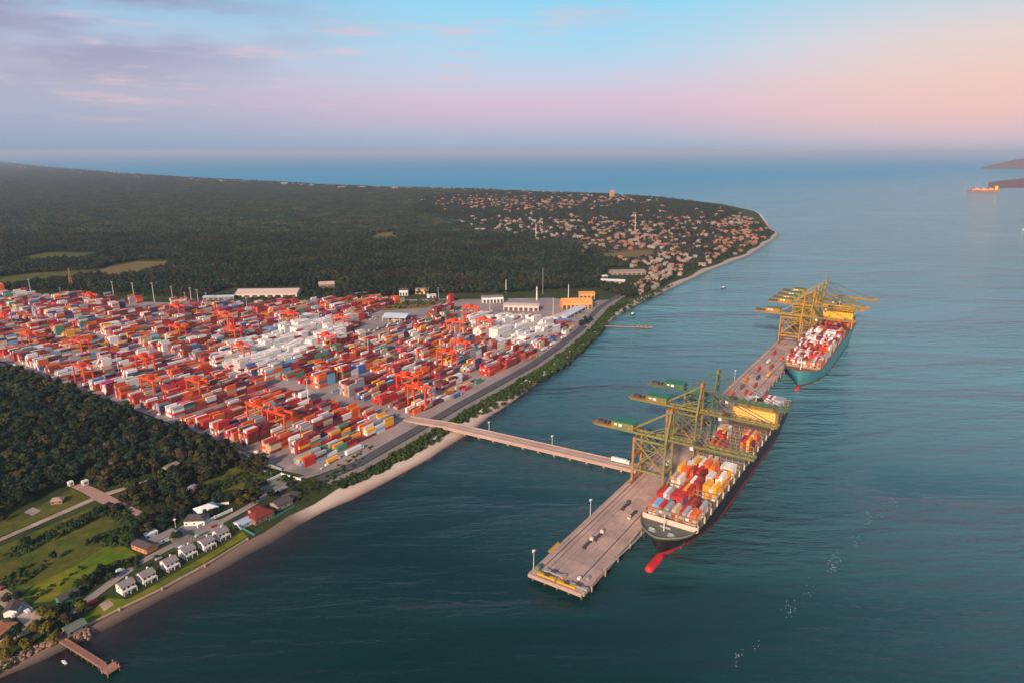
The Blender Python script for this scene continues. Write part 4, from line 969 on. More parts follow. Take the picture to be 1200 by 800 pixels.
M_BUSH = leaf_material('shrub_leaves', [(0, (.020, .045, .012, 1)), (.6, (.032, .062, .014, 1)), (1.0, (.055, .070, .018, 1))])
M_BARK = mat('bark', (0.09, 0.065, 0.045, 1), .95, .25, 1.0)
def crown_builder(seed, rad, h0, h1, nleaf, leaf):
    r = random.Random(seed); mb = MB(); lobes = []
    nl = r.randint(7, 10); cz = (h0 + h1) / 2
    for i in range(nl):
        a = r.uniform(0, 6.28); d = rad * r.uniform(.25, .68); lobes.append((Vector((d * math.cos(a), d * math.sin(a), r.uniform(h0 + .25 * (h1 - h0), h1 - .28 * (h1 - h0)))), rad * r.uniform(.30, .52), r.uniform(.72, 1.25)))
    lobes.append((Vector((0, 0, h1 - rad * .42)), rad * .5, 1.1))
    for i in range(nleaf):
        c, lr, sh = r.choice(lobes)
        v = Vector((r.gauss(0, 1), r.gauss(0, 1), r.gauss(.25, .9))).normalized(); p = c + Vector((v.x * lr, v.y * lr, v.z * lr * .85)) * r.uniform(.8, 1.06)
        nrm = (v + Vector((r.uniform(-.5, .5), r.uniform(-.5, .5), r.uniform(-.1, .7)))).normalized()
        t = nrm.cross(Vector((r.uniform(-1, 1), r.uniform(-1, 1), r.uniform(-1, 1)))).normalized(); u = nrm.cross(t); s = leaf * r.uniform(.6, 1.3); k = sh * r.uniform(.8, 1.2)
        mb.add([p - t * s - u * s * .6, p + t * s * .8 - u * s, p + t * s + u * s * .7 + nrm * s * .2, p - t * s * .7 + u * s], [(0, 1, 2, 3)], 0, (k, k, k, 1))
    return mb, lobes
def trunk_builder(seed, rad, h0, h1, lobes):
    r = random.Random(seed + 50); mb = MB(); tr = rad * .075 + .08
    top = Vector((r.uniform(-.4, .4), r.uniform(-.4, .4), h0 + (h1 - h0) * .35)); mb.cyl((0, 0, -.3), top * .6 + Vector((0, 0, .1)), tr, tr * .75, 6); mb.cyl(top * .6, top, tr * .75, tr * .5, 6)
    for c, lr, _ in lobes[:5]: mb.cyl(top * .75, c, tr * .4, tr * .12, 5)
    return mb
TREES = []
for i, (rad, h0, h1) in enumerate([(4.6, 2.2, 9.6), (5.4, 2.6, 11.2), (3.6, 1.8, 8.6), (4.9, 2.0, 9.0), (3.1, 1.6, 10.0)]):
    cb, lb = crown_builder(100 + i, rad, h0, h1, 300, .78); TREES.append((cb.mesh('crown', M_LEAF), trunk_builder(i, rad, h0, h1, lb).mesh('trunk', M_BARK), rad))
ocb, olb = crown_builder(300, 5.2, 2.0, 9.5, 380, .7); OTREE = (ocb.mesh('crown', M_OLEAF), trunk_builder(30, 5.2, 2, 9.5, olb).mesh('trunk', M_BARK), 5.2)
def palm_meshes():
    mb = MB(); r = random.Random(9)
    for k in range(15):
        a = k * 2.4; el = r.uniform(.1, .9); p0 = Vector((0, 0, 7.6)); L_ = r.uniform(2.6, 3.4)
        for j in range(5):
            t0, t1 = j / 5, (j + 1) / 5
            f = lambda t: p0 + Vector((math.cos(a) * L_ * t, math.sin(a) * L_ * t, el * 2.4 * t - 2.8 * t * t)); sdir = Vector((-math.sin(a), math.cos(a), 0)); w0, w1 = .75 * math.sin(math.pi * min(.95, t0 + .12)), .75 * math.sin(math.pi * min(.97, t1 + .1))
            kk = r.uniform(.8, 1.2)
            for s in (-1, 1): mb.add([f(t0), f(t1), f(t1) + sdir * s * w1 - Vector((0, 0, .35 * w1)), f(t0) + sdir * s * w0 - Vector((0, 0, .35 * w0))], [(0, 1, 2, 3)], 0, (kk, kk, kk, 1))
    return mb.mesh('crown', M_BUSH), MB().cyl((0, 0, -.2), (.3, .1, 4), .24, .2, 7).cyl((.3, .1, 4), (0, 0, 7.7), .2, .16, 7).mesh('trunk', M_BARK), 2.8
PALM = palm_meshes()
def put_tree(kind, p, sc, rz, label, group, name='tree'):
    t = thing(name, label, 'palm tree' if name == 'palm_tree' else 'tree', p, rz, group); t.scale = (sc, sc, sc * rnd.uniform(.88, 1.12))
    for nm, me in (('crown', kind[0]), ('trunk', kind[1])):
        o = bpy.data.objects.new(nm, me); COL.objects.link(o); o.parent = t
    return t
# a bush and a block of far canopy, used only by the scatters
def bush_mesh():
    cb, _ = crown_builder(77, 2.0, 0.0, 2.6, 130, .55); return cb.mesh('shrub', M_BUSH)
def canopy_block(seed, size, n):
    r = random.Random(seed); bmx = bmesh.new(); cl = []
    for i in range(n):
        x, y = r.uniform(-size, size), r.uniform(-size, size); rad = r.uniform(3.2, 6.4); z = r.uniform(1.5, 8.5); k = r.uniform(.55, 1.2); tint = r.choice([(1, 1, 1), (1, 1, 1), (1.25, 1.05, .85), (.85, 1, 1.05)])
        res = bmesh.ops.create_icosphere(bmx, subdivisions=2, radius=1)
        for v in res['verts']:
            j = 1 + r.uniform(-.28, .28); v.co = Vector((x + v.co.x * rad * j, y + v.co.y * rad * j, z + v.co.z * rad * .8 * j))
        cl += [(k * tint[0], k * tint[1], k * tint[2], 1)] * len(res['verts'])
    me = bpy.data.meshes.new('canopy'); bmx.to_mesh(me); bmx.free(); me.materials.append(M_LEAF)
    at = me.color_attributes.new('Col', 'FLOAT_COLOR', 'POINT'); at.data.foreach_set('color', [q for c in cl for q in c]); return me
def scatter(name, label, cat, pts, meshes):
    """pts: rows x, y, z, scale, turn, which mesh -> one object that instances the meshes on its points."""
    pts = np.asarray(pts, np.float32); me = bpy.data.meshes.new(name); me.vertices.add(len(pts)); me.vertices.foreach_set('co', pts[:, :3].ravel())
    for nm, k, ty in (('sc', 3, 'FLOAT'), ('rz', 4, 'FLOAT'), ('pick', 5, 'INT')):
        at = me.attributes.new(nm, ty, 'POINT'); at.data.foreach_set('value', pts[:, k].astype(np.int32 if ty == 'INT' else np.float32))
    o = bpy.data.objects.new(name, me); COL.objects.link(o); tag(o, label, cat, kind='stuff')
    ng = bpy.data.node_groups.new(name + '_scatter', 'GeometryNodeTree'); ng.interface.new_socket('Geometry', in_out='INPUT', socket_type='NodeSocketGeometry'); ng.interface.new_socket('Geometry', in_out='OUTPUT', socket_type='NodeSocketGeometry')
    N = ng.nodes.new; L = ng.links.new; gi = N('NodeGroupInput'); go = N('NodeGroupOutput'); ip = N('GeometryNodeInstanceOnPoints'); g2 = N('GeometryNodeGeometryToInstance')
    for q in reversed(meshes):
        src = bpy.data.objects.new(name + '_source', q); oi = N('GeometryNodeObjectInfo'); oi.inputs['Object'].default_value = src; oi.inputs['As Instance'].default_value = True; L(oi.outputs['Geometry'], g2.inputs[0])
    def attr(nm, ty):
        a = N('GeometryNodeInputNamedAttribute'); a.data_type = ty; a.inputs['Name'].default_value = nm; return a.outputs[0]
    cx = N('ShaderNodeCombineXYZ'); L(attr('rz', 'FLOAT'), cx.inputs[2])
    L(gi.outputs[0], ip.inputs['Points']); L(g2.outputs[0], ip.inputs['Instance']); ip.inputs['Pick Instance'].default_value = True; L(attr('pick', 'INT'), ip.inputs['Instance Index'])
    L(cx.outputs[0], ip.inputs['Rotation']); L(attr('sc', 'FLOAT'), ip.inputs['Scale']); L(ip.outputs[0], go.inputs[0])
    md = o.modifiers.new('scatter', 'NODES'); md.node_group = ng; return o
def PX(*pl): return [tuple(G(x, y, LAND).xy) for x, y in pl]
LANDPOLY = [tuple(p) for p in inset(near_coast, 26)] + [tuple(p) for p in inset(far_coast[1:], 90)] + [(-45000, 26000), (-45000, -2000), tuple(W(-900, 300).xy)]
WOOD = PX((-160, 400), (0, 431), (60, 449), (150, 485), (250, 523), (322, 552), (300, 556), (282, 545), (262, 556), (236, 566), (212, 576), (196, 590), (176, 598), (158, 596), (140, 588), (150, 576), (180, 568), (205, 556), (196, 548), (150, 566), (122, 574), (92, 562), (40, 584), (0, 606), (-60, 640), (-160, 660))
WOOD_HOLES = [PX((186, 548), (212, 546), (214, 556), (190, 562)), PX((0, 612), (50, 588), (84, 568), (104, 582), (60, 606), (0, 630))]
WOOD2 = PX((170, 600), (200, 592), (214, 578), (240, 570), (262, 586), (300, 574), (306, 582), (262, 590), (240, 590), (226, 600), (212, 612), (190, 622), (172, 634), (158, 640), (150, 632), (166, 622))
def grid_pts(poly, step, jit, g):
    p = np.array(poly); x0, y0 = p.min(0); x1, y1 = p.max(0); X, Y = np.meshgrid(np.arange(x0, x1, step), np.arange(y0, y1, step)); X = X.ravel() + g.uniform(-jit, jit, X.size) * step; Y = Y.ravel() + g.uniform(-jit, jit, Y.size) * step
    k = inpoly(X, Y, poly); return X[k], Y[k]
g = np.random.default_rng(4)
nearpts = []
for poly, step in ((WOOD, 6.6), (WOOD2, 5.6)):
    X, Y = grid_pts(poly, step, .42, g)
    for hpl in WOOD_HOLES: k = ~inpoly(X, Y, hpl); X, Y = X[k], Y[k]
    nearpts += [(x, y, 0 if poly is WOOD else 1) for x, y in zip(X, Y)]
nearpts = [q for q in nearpts if q[0] > -0.80 * q[1] - 60]
def px_of(x, y, z=8):
    dep = y * _cp + (CAM_H - z) * _sp; return 600 + FPX * x / dep, 400 + FPX * ((CAM_H - z) * _cp - y * _sp) / dep
single = [(42, 738, 'o'), (50, 722, 'o'), (62, 728, 'o'), (58, 741, 'o'), (70, 716, 't'), (96, 716, 'o'), (78, 733, 't'), (86, 703, 't'), (104, 690, 't'), (112, 683, 't'), (122, 676, 't'), (130, 680, 't'), (100, 682, 't'), (290, 588, 'o'), (281, 592, 'o'), (299, 590, 't'), (268, 588, 't'), (248, 604, 't'), (254, 601, 't'), (241, 607, 't'), (358, 580, 'p'), (364, 578, 'p'), (352, 584, 'p'), (346, 580, 't'), (338, 571, 't'), (150, 634, 'p'), (158, 628, 't'), (204, 632, 't'), (210, 630, 't'), (192, 616, 't'), (136, 600, 't'), (128, 596, 't'), (117, 602, 't'), (30, 640, 't'), (60, 634, 't'), (92, 617, 't'), (100, 614, 't'), (84, 622, 't'), (62, 656, 't'), (104, 640, 't'), (112, 636, 't'), (20, 748, 't'), (12, 758, 'o'), (30, 760, 'o'), (8, 772, 'o'), (66, 752, 'o'), (10, 705, 't'), (22, 702, 't'), (44, 566, 't'), (14, 596, 't'), (6, 610, 't'), (318, 583, 't'), (326, 580, 't'), (276, 624, 'p'), (184, 660, 'p'), (226, 634, 'p'), (160, 672, 'p'), (118, 668, 't')]
s_where = {'o': 'yellow green rounded tree', 't': 'dark green garden tree', 'p': 'slender palm tree with drooping fronds'}
def near_what(x, y):
    marks = [((130, 780), 'the brown jetty'), ((45, 735), 'the village crossroads'), ((100, 695), 'the green shed'), ((60, 650), 'the rough meadow'), ((120, 590), 'the pink plaza road'), ((165, 640), 'the orange walled dark roofed house'), ((200, 660), 'the row of white houses'), ((300, 600), 'the red roofed house'), ((240, 595), 'the white canopy'), ((340, 580), 'the worn court'), ((10, 600), 'the dirt road'), ((10, 760), 'the rocky bank')]
    return min(marks, key=lambda m_: (m_[0][0] - x) ** 2 + (m_[0][1] - y) ** 2)[1]
seen_lab = {}
for i, (x, y, k) in enumerate(single):
    p = G(x, y, LAND + .05); kind = OTREE if k == 'o' else PALM if k == 'p' else TREES[i % 5]; base = s_where[k] + ' near ' + near_what(x, y); seen_lab[base] = seen_lab.get(base, 0) + 1
    sc = rnd.uniform(.55, .85) if k == 't' else rnd.uniform(.7, .95)
    lab = base if seen_lab[base] == 1 else base.replace(' near ', f', {ordw(seen_lab[base])} of those near ')
    put_tree(kind, p, sc, rnd.uniform(0, 6.28), lab, 'garden trees by the shore', 'palm_tree' if k == 'p' else 'tree')
nearpts.sort(key=lambda q: q[0] ** 2 + q[1] ** 2)
NT = 300 - len(single)
for i, (x, y, w_) in enumerate(nearpts[:NT]):
    px, py = px_of(x, y)
    lab = ('broad dark green tree in the dense woodland below the yard fence' if w_ == 0 else 'dark green tree in the copse between the plaza road and the white canopy')
    put_tree(TREES[rnd.randrange(5)], (x, y, LAND), rnd.choice([.6, .8, .95, 1.1, 1.4]) * (1 if w_ == 0 else .75), rnd.uniform(0, 6.28), lab, 'woodland trees below the yard' if w_ == 0 else 'copse trees behind the shore houses')
MESH_T = [t[0] for t in TREES] + [canopy_block(s, 20, 26) for s in range(4)]
fp = [(x, y, LAND, rnd.choice([.6, .8, .9, 1.1, 1.4]), rnd.uniform(0, 6.28), rnd.randrange(5)) for x, y, w_ in nearpts[NT:]]
# the great forest beyond the yard
CLEAR = [yard_xy] + [PX(*q) for q in (
    [(434, 282), (434, 274), (464, 270), (466, 280)], [(16, 303), (60, 295), (124, 296), (100, 304), (40, 307)],
    [(100, 324), (104, 319), (128, 311), (160, 305), (200, 304), (194, 314), (160, 321), (130, 326)], [(-30, 340), (-30, 328), (40, 320), (112, 316), (102, 324), (40, 332)],
    [(330, 366), (330, 350), (420, 352), (470, 346), (540, 344), (590, 344), (640, 340), (700, 338), (720, 345), (742, 352), (690, 378), (640, 362), (560, 366)], [(230, 352), (268, 338), (352, 336), (360, 350), (330, 356), (240, 362)], [(366, 338), (392, 328), (410, 336), (380, 344)],
    [(702, 300), (704, 297), (740, 293), (768, 292), (766, 299), (740, 304)], [(698, 334), (712, 314), (760, 314), (764, 324), (738, 338)], [(-80, 352), (-80, 342), (60, 340), (196, 346), (240, 350), (220, 362), (0, 356)])]
TOWN = PX((480, 250), (500, 231), (560, 226), (720, 229), (850, 241), (898, 256), (904, 272), (880, 296), (800, 328), (760, 336), (738, 312), (700, 300), (620, 284), (560, 262))
TOWN2 = [tuple(G(x, y, LAND).xy) for x, y in ((-60, 200), (0, 195.5), (60, 199), (150, 206), (240, 212), (360, 218), (460, 222), (460, 227), (360, 223), (240, 217), (150, 213), (60, 208), (-60, 206))]
def keep_land(X, Y, tw):
    k = inpoly(X, Y, LANDPOLY)
    for c in CLEAR: k &= ~inpoly(X, Y, c)
    return k
houses = []                                            # filled by the town builder, used to keep roofs clear of trees
# ------------------------------------------------------------------ far town: individual houses of a few types
M_WALLS = [mat('plaster_white', (.33, .26, .225, 1), .85, .1, .2), mat('plaster_cream', (.26, .16, .11, 1), .85, .1, .2), mat('plaster_pink', (.25, .11, .075, 1), .85, .1, .2)]
M_ROOFS = [mat('roof_terracotta', (.42, .15, .07, 1), .85, .2, .3), mat('roof_orange', (.42, .16, .07, 1), .85, .2, .3), mat('roof_grey', (.33, .30, .30, 1), .85, .2, .3), mat('roof_pale', (.31, .23, .19, 1), .8, .15, .3), mat('roof_brown', (.22, .11, .075, 1), .85, .2, .3)]
HT = []
for i, (w, l, h, rf, wl, kind) in enumerate([(9, 13, 3.4, 0, 0, 'g'), (10, 14, 3.6, 1, 1, 'h'), (8, 11, 5.8, 2, 0, 'g'), (11, 16, 4.0, 3, 0, 'g'), (10, 12, 6.0, 1, 2, 'h'), (9, 12, 3.4, 4, 1, 'g'), (9, 9, 6.4, 3, 0, 'f')]):
    mb = MB().box(-l / 2, l / 2, -w / 2, w / 2, -.3, h)
    for x in np.linspace(-l / 2 + 2, l / 2 - 2, 3): mb.box(x - .7, x + .7, -w / 2 - .04, -w / 2 + .02, 1.0, 2.2, 2)
    mb.box(-l / 2 - .04, -l / 2 + .02, -1.2, 1.2, .2, 2.2, 2)
    if kind == 'g':
        mb.gable(-l / 2, l / 2, -w / 2, w / 2, h, h + w * .28, .7, .25, 1); mb.add([(-l / 2, -w / 2, h), (-l / 2, w / 2, h), (-l / 2, 0, h + w * .27), (l / 2, -w / 2, h), (l / 2, w / 2, h), (l / 2, 0, h + w * .27)], [(0, 2, 1), (3, 4, 5)])
    elif kind == 'h': mb.hip(-l / 2, l / 2, -w / 2, w / 2, h, h + w * .26, .8, 1)
    else: mb.box(-l / 2 - .3, l / 2 + .3, -w / 2 - .3, w / 2 + .3, h, h + .5, 1).box(-2, 2, -2, 2, h + .5, h + 2.4)
    HT.append((mb.mesh('house', [M_WALLS[wl], M_ROOFS[rf], M_GLASS]), ['small terracotta gabled house', 'orange hip roofed house', 'two storey grey roofed house', 'long pale roofed house', 'two storey orange roofed house', 'small brown roofed house', 'flat roofed white block'][i]))
town = np.random.default_rng(12)
CLUST = [('the inland end of the ocean front', (560, 237), (34, 3.6), 30, [1, 1, 0, 3, 4, 1, 0]), ('mid ocean front', (640, 238), (34, 4.5), 34, [1, 0, 3, 1, 4, 3]), ('streets by the orange tower block', (722, 234), (22, 3), 15, [1, 3, 4, 6]),
         ('the pale inland streets of the town', (640, 266), (44, 6), 34, [3, 2, 3, 6, 0, 5]), ('the rusty roofed heart of the town', (740, 276), (26, 9), 35, [0, 5, 1, 4, 0, 3]), ('the tip of the headland', (864, 262), (18, 6.5), 19, [1, 3, 1, 0, 5]),
         ('the shore between town and yard', (766, 334), (15, 6), 14, [3, 2, 0, 6, 5]), ('the right shore of the headland', (868, 282), (20, 7), 16, [0, 1, 5, 4]), ('the wooded middle of the headland', (806, 266), (38, 11), 25, [0, 3, 5, 2, 1]), ('the river shore of the town', (775, 302), (36, 8), 19, [3, 2, 0, 5]), ('the river bank by the long grey sheds', (762, 322), (13, 5), 13, [3, 2, 0, 6, 5])]
bad = CLEAR
for where, (cx, cy), (sx, sy), n, types in CLUST:
    made = 0
    for _ in range(n * 8):
        if made >= n: break
        px, py = town.normal(cx, sx), town.normal(cy, sy); p = G(px, py, LAND)
        if not inpoly([p.x], [p.y], LANDPOLY)[0] or p.y > 7000 or not (480 < px < 905): continue
        if any(inpoly([p.x], [p.y], c)[0] for c in CLEAR[4:]): continue
        if any((p.x - h_[0]) ** 2 + (p.y - h_[1]) ** 2 < 15 ** 2 for h_ in houses): continue
        ty = int(town.choice(types)); me, nm = HT[ty]; o = bpy.data.objects.new('house', me); COL.objects.link(o); sc = town.uniform(.85, 1.3) * (.95 if p.y < 2600 else 1.2)
        o.location = p; o.rotation_euler = (0, 0, town.choice([RZ, RZ + math.pi / 2, RZ + .5, RZ - .3, RZ + math.pi]) + town.normal(0, .12)); o.scale = (sc, sc, sc)
        tag(o, f"{nm} among trees in {where}", 'house', 'houses in ' + where); houses.append((p.x, p.y)); made += 1
for i in range(24):                                    # the pale strip of buildings along the far beach
    px = town.uniform(2, 470); py = np.interp(px, [0, 60, 150, 240, 360, 460], [192.5, 199, 206, 211.5, 217.5, 221.5]) + abs(town.normal(0, 1.3)); p = G(px, py, LAND)
    if not inpoly([p.x], [p.y], LANDPOLY)[0]: continue
    me, nm = HT[int(town.choice([3, 6, 2, 3, 1]))]; o = bpy.data.objects.new('house', me); COL.objects.link(o); s = town.uniform(1.6, 3.2); o.location = p; o.rotation_euler = (0, 0, town.uniform(0, 3)); o.scale = (s * 1.4, s * 1.4, s)
    seg = 'far left stretch' if px < 160 else 'middle stretch' if px < 320 else 'stretch nearest the town'
    tag(o, f"{nm} on the distant beach front, {seg}", 'house', f"houses on the distant beach front, {seg}"); houses.append((p.x, p.y))
# past the first three hundred the smallest roofs are one mass
hp = []
for where, (cx, cy), (sx, sy), n, types in CLUST:
    for _ in range(int(n * 3.4)):
        px, py = town.normal(cx, sx * 1.1), town.normal(cy, sy * 1.1); p = G(px, py, LAND)
        if not (470 < px < 905) or p.y > 7000 or not inpoly([p.x], [p.y], LANDPOLY)[0] or any(inpoly([p.x], [p.y], c)[0] for c in CLEAR[4:]) or any((p.x - h_[0]) ** 2 + (p.y - h_[1]) ** 2 < 14 ** 2 for h_ in houses): continue
        hp.append((p.x, p.y, LAND, town.uniform(.8, 1.25) * (.9 if p.y < 2600 else 1.15), town.uniform(0, 6.28), int(town.choice(types)))); houses.append((p.x, p.y))
tag(scatter('town_roofs', 'mass of small pale and orange roofs filling the gaps of the headland town', 'houses', hp, [h[0] for h in HT]))
bb_ = []
for _ in range(330):
    px = town.uniform(-10, 660); py = np.interp(px, [-10, 0, 60, 150, 240, 360, 460, 560, 660], [190.6, 191.4, 198, 205.2, 211, 217, 221, 223, 227]) + abs(town.normal(0, .5)); p = G(px, py, LAND)
    bb_.append((p.x, p.y, LAND, town.uniform(.5, 1.25) * (1 if p.y > 8000 else .6), town.uniform(0, 3), int(town.integers(0, 3))))
BB = [MB().box(-w_, w_, -9, 9, 0, h_).box(-w_ * .3, w_ * .3, -4, 4, h_, h_ + 4).mesh('block', [M_WALLS[k_]]) for w_, h_, k_ in ((16, 17, 0), (24, 12, 0), (12, 25, 1))]
tag(scatter('beachfront_blocks', 'thin pale line of buildings along the distant ocean beach', 'buildings', bb_, BB))
# forest points: single crowns to 2.3 km, canopy blocks farther out
fr = np.random.default_rng(8)
def thin(X, Y, rad):
    k = np.ones(len(X), bool)
    for hx_, hy_ in houses:                            # clear a pocket in front of each house
        dx, dy = X - hx_, Y - hy_; dd = np.hypot(dx, dy); L0 = math.hypot(hx_, hy_); along = -(dx * hx_ + dy * hy_) / L0; across = np.abs(dx * hy_ - dy * hx_) / L0
        k &= ~((dd < rad * .8) | ((along > 0) & (along < rad * 1.9) & (across < rad * .6)))
    return k
X, Y = np.meshgrid(np.arange(-2300, 1100, 7.6), np.arange(700, 2350, 7.6)); X = X.ravel() + fr.uniform(-3.2, 3.2, X.size); Y = Y.ravel() + fr.uniform(-3.2, 3.2, Y.size)
A_ = (X - O.x) * D.x + (Y - O.y) * D.y
k = (X > -.82 * Y - 120) & keep_land(X, Y, False) & (A_ > 190) & ((X - O.x) * NV.x + (Y - O.y) * NV.y > 290); X, Y = X[k], Y[k]
tw = inpoly(X, Y, TOWN); k = (~tw | (fr.random(len(X)) < .38)); X, Y, tw = X[k], Y[k], tw[k]; k = thin(X, Y, 11); X, Y, tw = X[k], Y[k], tw[k]
s_ = np.clip(fr.normal(.95, .22, len(X)), .5, 1.6) * np.where(tw, .62, 1.0)
fp += list(zip(X, Y, np.full(len(X), LAND), s_, fr.uniform(0, 6.28, len(X)), fr.integers(0, 5, len(X))))
# town trees farther out
X, Y = np.meshgrid(np.arange(-700, 1100, 13), np.arange(2350, 5200, 13)); X = X.ravel() + fr.uniform(-6, 6, X.size); Y = Y.ravel() + fr.uniform(-6, 6, Y.size)
k = keep_land(X, Y, True) & inpoly(X, Y, TOWN) & (fr.random(len(X)) < .85); X, Y = X[k], Y[k]; k = thin(X, Y, 14); X, Y = X[k], Y[k]
fp += list(zip(X, Y, np.full(len(X), LAND), fr.uniform(.7, 1.05, len(X)), fr.uniform(0, 6.28, len(X)), fr.integers(0, 5, len(X))))
def blocks(y0, y1, step, sc):
    X, Y = np.meshgrid(np.arange(-.84 * y1 - 200, 1100, step), np.arange(y0, y1, step)); X = X.ravel() + fr.uniform(-5, 5, X.size) * sc; Y = Y.ravel() + fr.uniform(-5, 5, Y.size) * sc
    k = (X > -.84 * Y - 150) & keep_land(X, Y, True) & ~inpoly(X, Y, TOWN); X, Y = X[k], Y[k]; k = thin(X, Y, 24 * sc); X, Y = X[k], Y[k]
    return list(zip(X, Y, np.full(len(X), LAND - .5), np.full(len(X), sc), fr.integers(0, 4, len(X)) * (math.pi / 2), 5 + fr.integers(0, 4, len(X))))
fp += blocks(2340, 6000, 33, 1.0) + blocks(6000, 21000, 52, 1.5)
tag(scatter('forest', 'dark green forest spreading inland from the yard to the distant beach', 'forest', fp, MESH_T))
# shrubs: belt between the gravel road and the sand, meadow edges
X, Y = [], []
bp_ = []
for (a, b), (a2, b2) in zip(shore_road, shore_road[1:]):
    for _ in range(int((a2 - a) * 1.9)):
        t = rnd.random(); aa = a + (a2 - a) * t; bb = b + (b2 - b) * t - 16.5
        wb = np.interp(aa, [20, 140, 165, 180, 260, 340, 420, 600, 700, 1000], [13, 19, 16, 16, 26, 23, 27, 21, 16, 11]); bb -= rnd.uniform(0, 1) * wb
        if 163 < aa < 189: continue
        p = W(aa, bb); bp_.append((p.x, p.y, LAND - .2, rnd.uniform(.55, 1.3) * (1.35 if 395 < aa < 440 else 1), rnd.uniform(0, 6.28), 0))
for poly, n, s0 in ((PX((106, 598), (140, 590), (168, 622), (150, 640), (120, 640), (112, 628), (150, 618), (128, 606)), 330, .9), (PX((0, 650), (60, 620), (106, 598), (120, 604), (60, 632), (20, 655)), 240, .6), (PX((86, 684), (120, 664), (160, 652), (164, 660), (120, 682), (92, 696)), 130, .8), (PX((240, 570), (282, 552), (318, 566), (300, 574), (280, 566), (262, 574)), 120, .7), (PX((-20, 690), (10, 672), (50, 656), (60, 660), (20, 690)), 90, .6), (PX((330, 562), (372, 560), (420, 530), (440, 520), (430, 534), (384, 576), (350, 592)), 110, .6), (PX((40, 730), (66, 712), (92, 706), (96, 722), (70, 745), (50, 748)), 80, .8), (PX((258, 528), (330, 556), (352, 562), (346, 568), (300, 556), (256, 540)), 130, .8),
                    (PX((0, 778), (60, 738), (70, 742), (20, 776), (0, 788)), 60, .6), (PX((26, 700), (60, 686), (96, 660), (100, 664), (60, 694), (36, 706)), 40, .5), (PX((420, 362), (470, 352), (540, 350), (530, 356), (470, 362)), 160, .9), (PX((-60, 345), (60, 338), (240, 346), (330, 338), (400, 344), (330, 352), (60, 344)), 420, 1.2), (PX((700, 372), (770, 338), (790, 334), (740, 362), (716, 372)), 200, .9)):
    XX, YY = np.array(poly).T; c = 0
    while c < n:
        x, y = rnd.uniform(XX.min(), XX.max()), rnd.uniform(YY.min(), YY.max())
        if inpoly([x], [y], poly)[0]: bp_.append((x, y, LAND - .1, s0 * rnd.uniform(.5, 1.3), rnd.uniform(0, 6.28), 0)); c += 1
tag(scatter('shrubbery', 'dark green shrubs in belts along the beach road and the meadow edges', 'shrubs', bp_, [bush_mesh()]))
# ------------------------------------------------------------------ shore houses
M_ROOFG = mat('tile_grey', (.24, .21, .20, 1), .9, .2, .5); M_ROOFD = mat('tile_dark', (.085, .065, .065, 1), .9, .2, .5); M_ROOFR = mat('tile_red', (.20, .03, .022, 1), .85, .2, .5)
M_CANOPY = mat('white_canopy', (.80, .78, .76, 1), .7, .06, .3); M_TURQ = mat('turquoise_paint', (.045, .22, .17, 1), .7, .12, .4); M_ORWALL = mat('orange_wall', (.62, .26, .12, 1), .8, .12, .4); M_REDP = mat('red_paint', (.50, .04, .04, 1), .5, .1, .3)
def place(t, px, py, z=LAND + .05): t.location = G(px, py, z); return t
def seaside_house(label, px, py):
    t = thing('seaside_house', label, 'house', G(px, py, LAND + .08), RZ, 'row of white seaside houses')
    L2, W2, h = 4.2, 4.0, 5.0
    wl = MB().box(-L2, L2, -W2, W2, -.2, h); wl.add([(-L2, -W2, h), (-L2, W2, h), (-L2, 0, h + 2.2), (L2, -W2, h), (L2, W2, h), (L2, 0, h + 2.2)], [(0, 2, 1), (3, 4, 5)])
    w_ = wl.build('wall', M_WHITE, t)
    MB().gable(-L2, L2, -W2, W2, h, h + 2.3, .5, .2).build('roof', M_ROOFG, t)
    MB().box(1.8, 2.8, 1.2, 2.2, h + .6, h + 3.0).build('chimney', M_WHITE, w_)
    for x in (-2.9, 0, 2.9):
        f = MB().box(x - .85, x + .85, -W2 - .06, -W2 + .02, 3.2, 4.8).build('window', M_GREY, w_); MB().box(x - .7, x + .7, -W2 - .09, -W2 - .065, 3.35, 4.65).build('pane', M_GLASS, f)
        f = MB().box(x - 1.0, x + 1.0, -W2 - .06, -W2 + .02, .1, 2.3).build('window', M_GREY, w_); MB().box(x - .85, x + .85, -W2 - .09, -W2 - .065, .2, 2.2).build('pane', M_GLASS, f)
    MB().box(-L2 - .07, -L2 + .02, -.6, .6, 3.4, 4.6).build('window', M_GLASS, w_)
    MB().box(-4.2, 4.2, -W2 - 2.0, -W2 - .02, 2.55, 2.75).box(-4.2, 4.2, -W2 - 2.05, -W2 - 1.95, 2.75, 3.6).build('balcony', M_WHITE, t)
    for x in (-4, 0, 4): MB().box(x - .15, x + .15, -W2 - 2.0, -W2 - 1.7, 0, 2.54).build('column', M_WHITE, t)
    return t
for (px, py), w_ in zip([(148, 691), (172, 679), (199, 664), (220, 650), (242, 640), (259, 629)], ['closest to the brown jetty', 'second from the brown jetty', 'third from the brown jetty', 'fourth from the brown jetty', 'fifth from the brown jetty', 'last one towards the red roofed house']):
    seaside_house('white house with grey roof in the shore row, ' + w_, px, py)
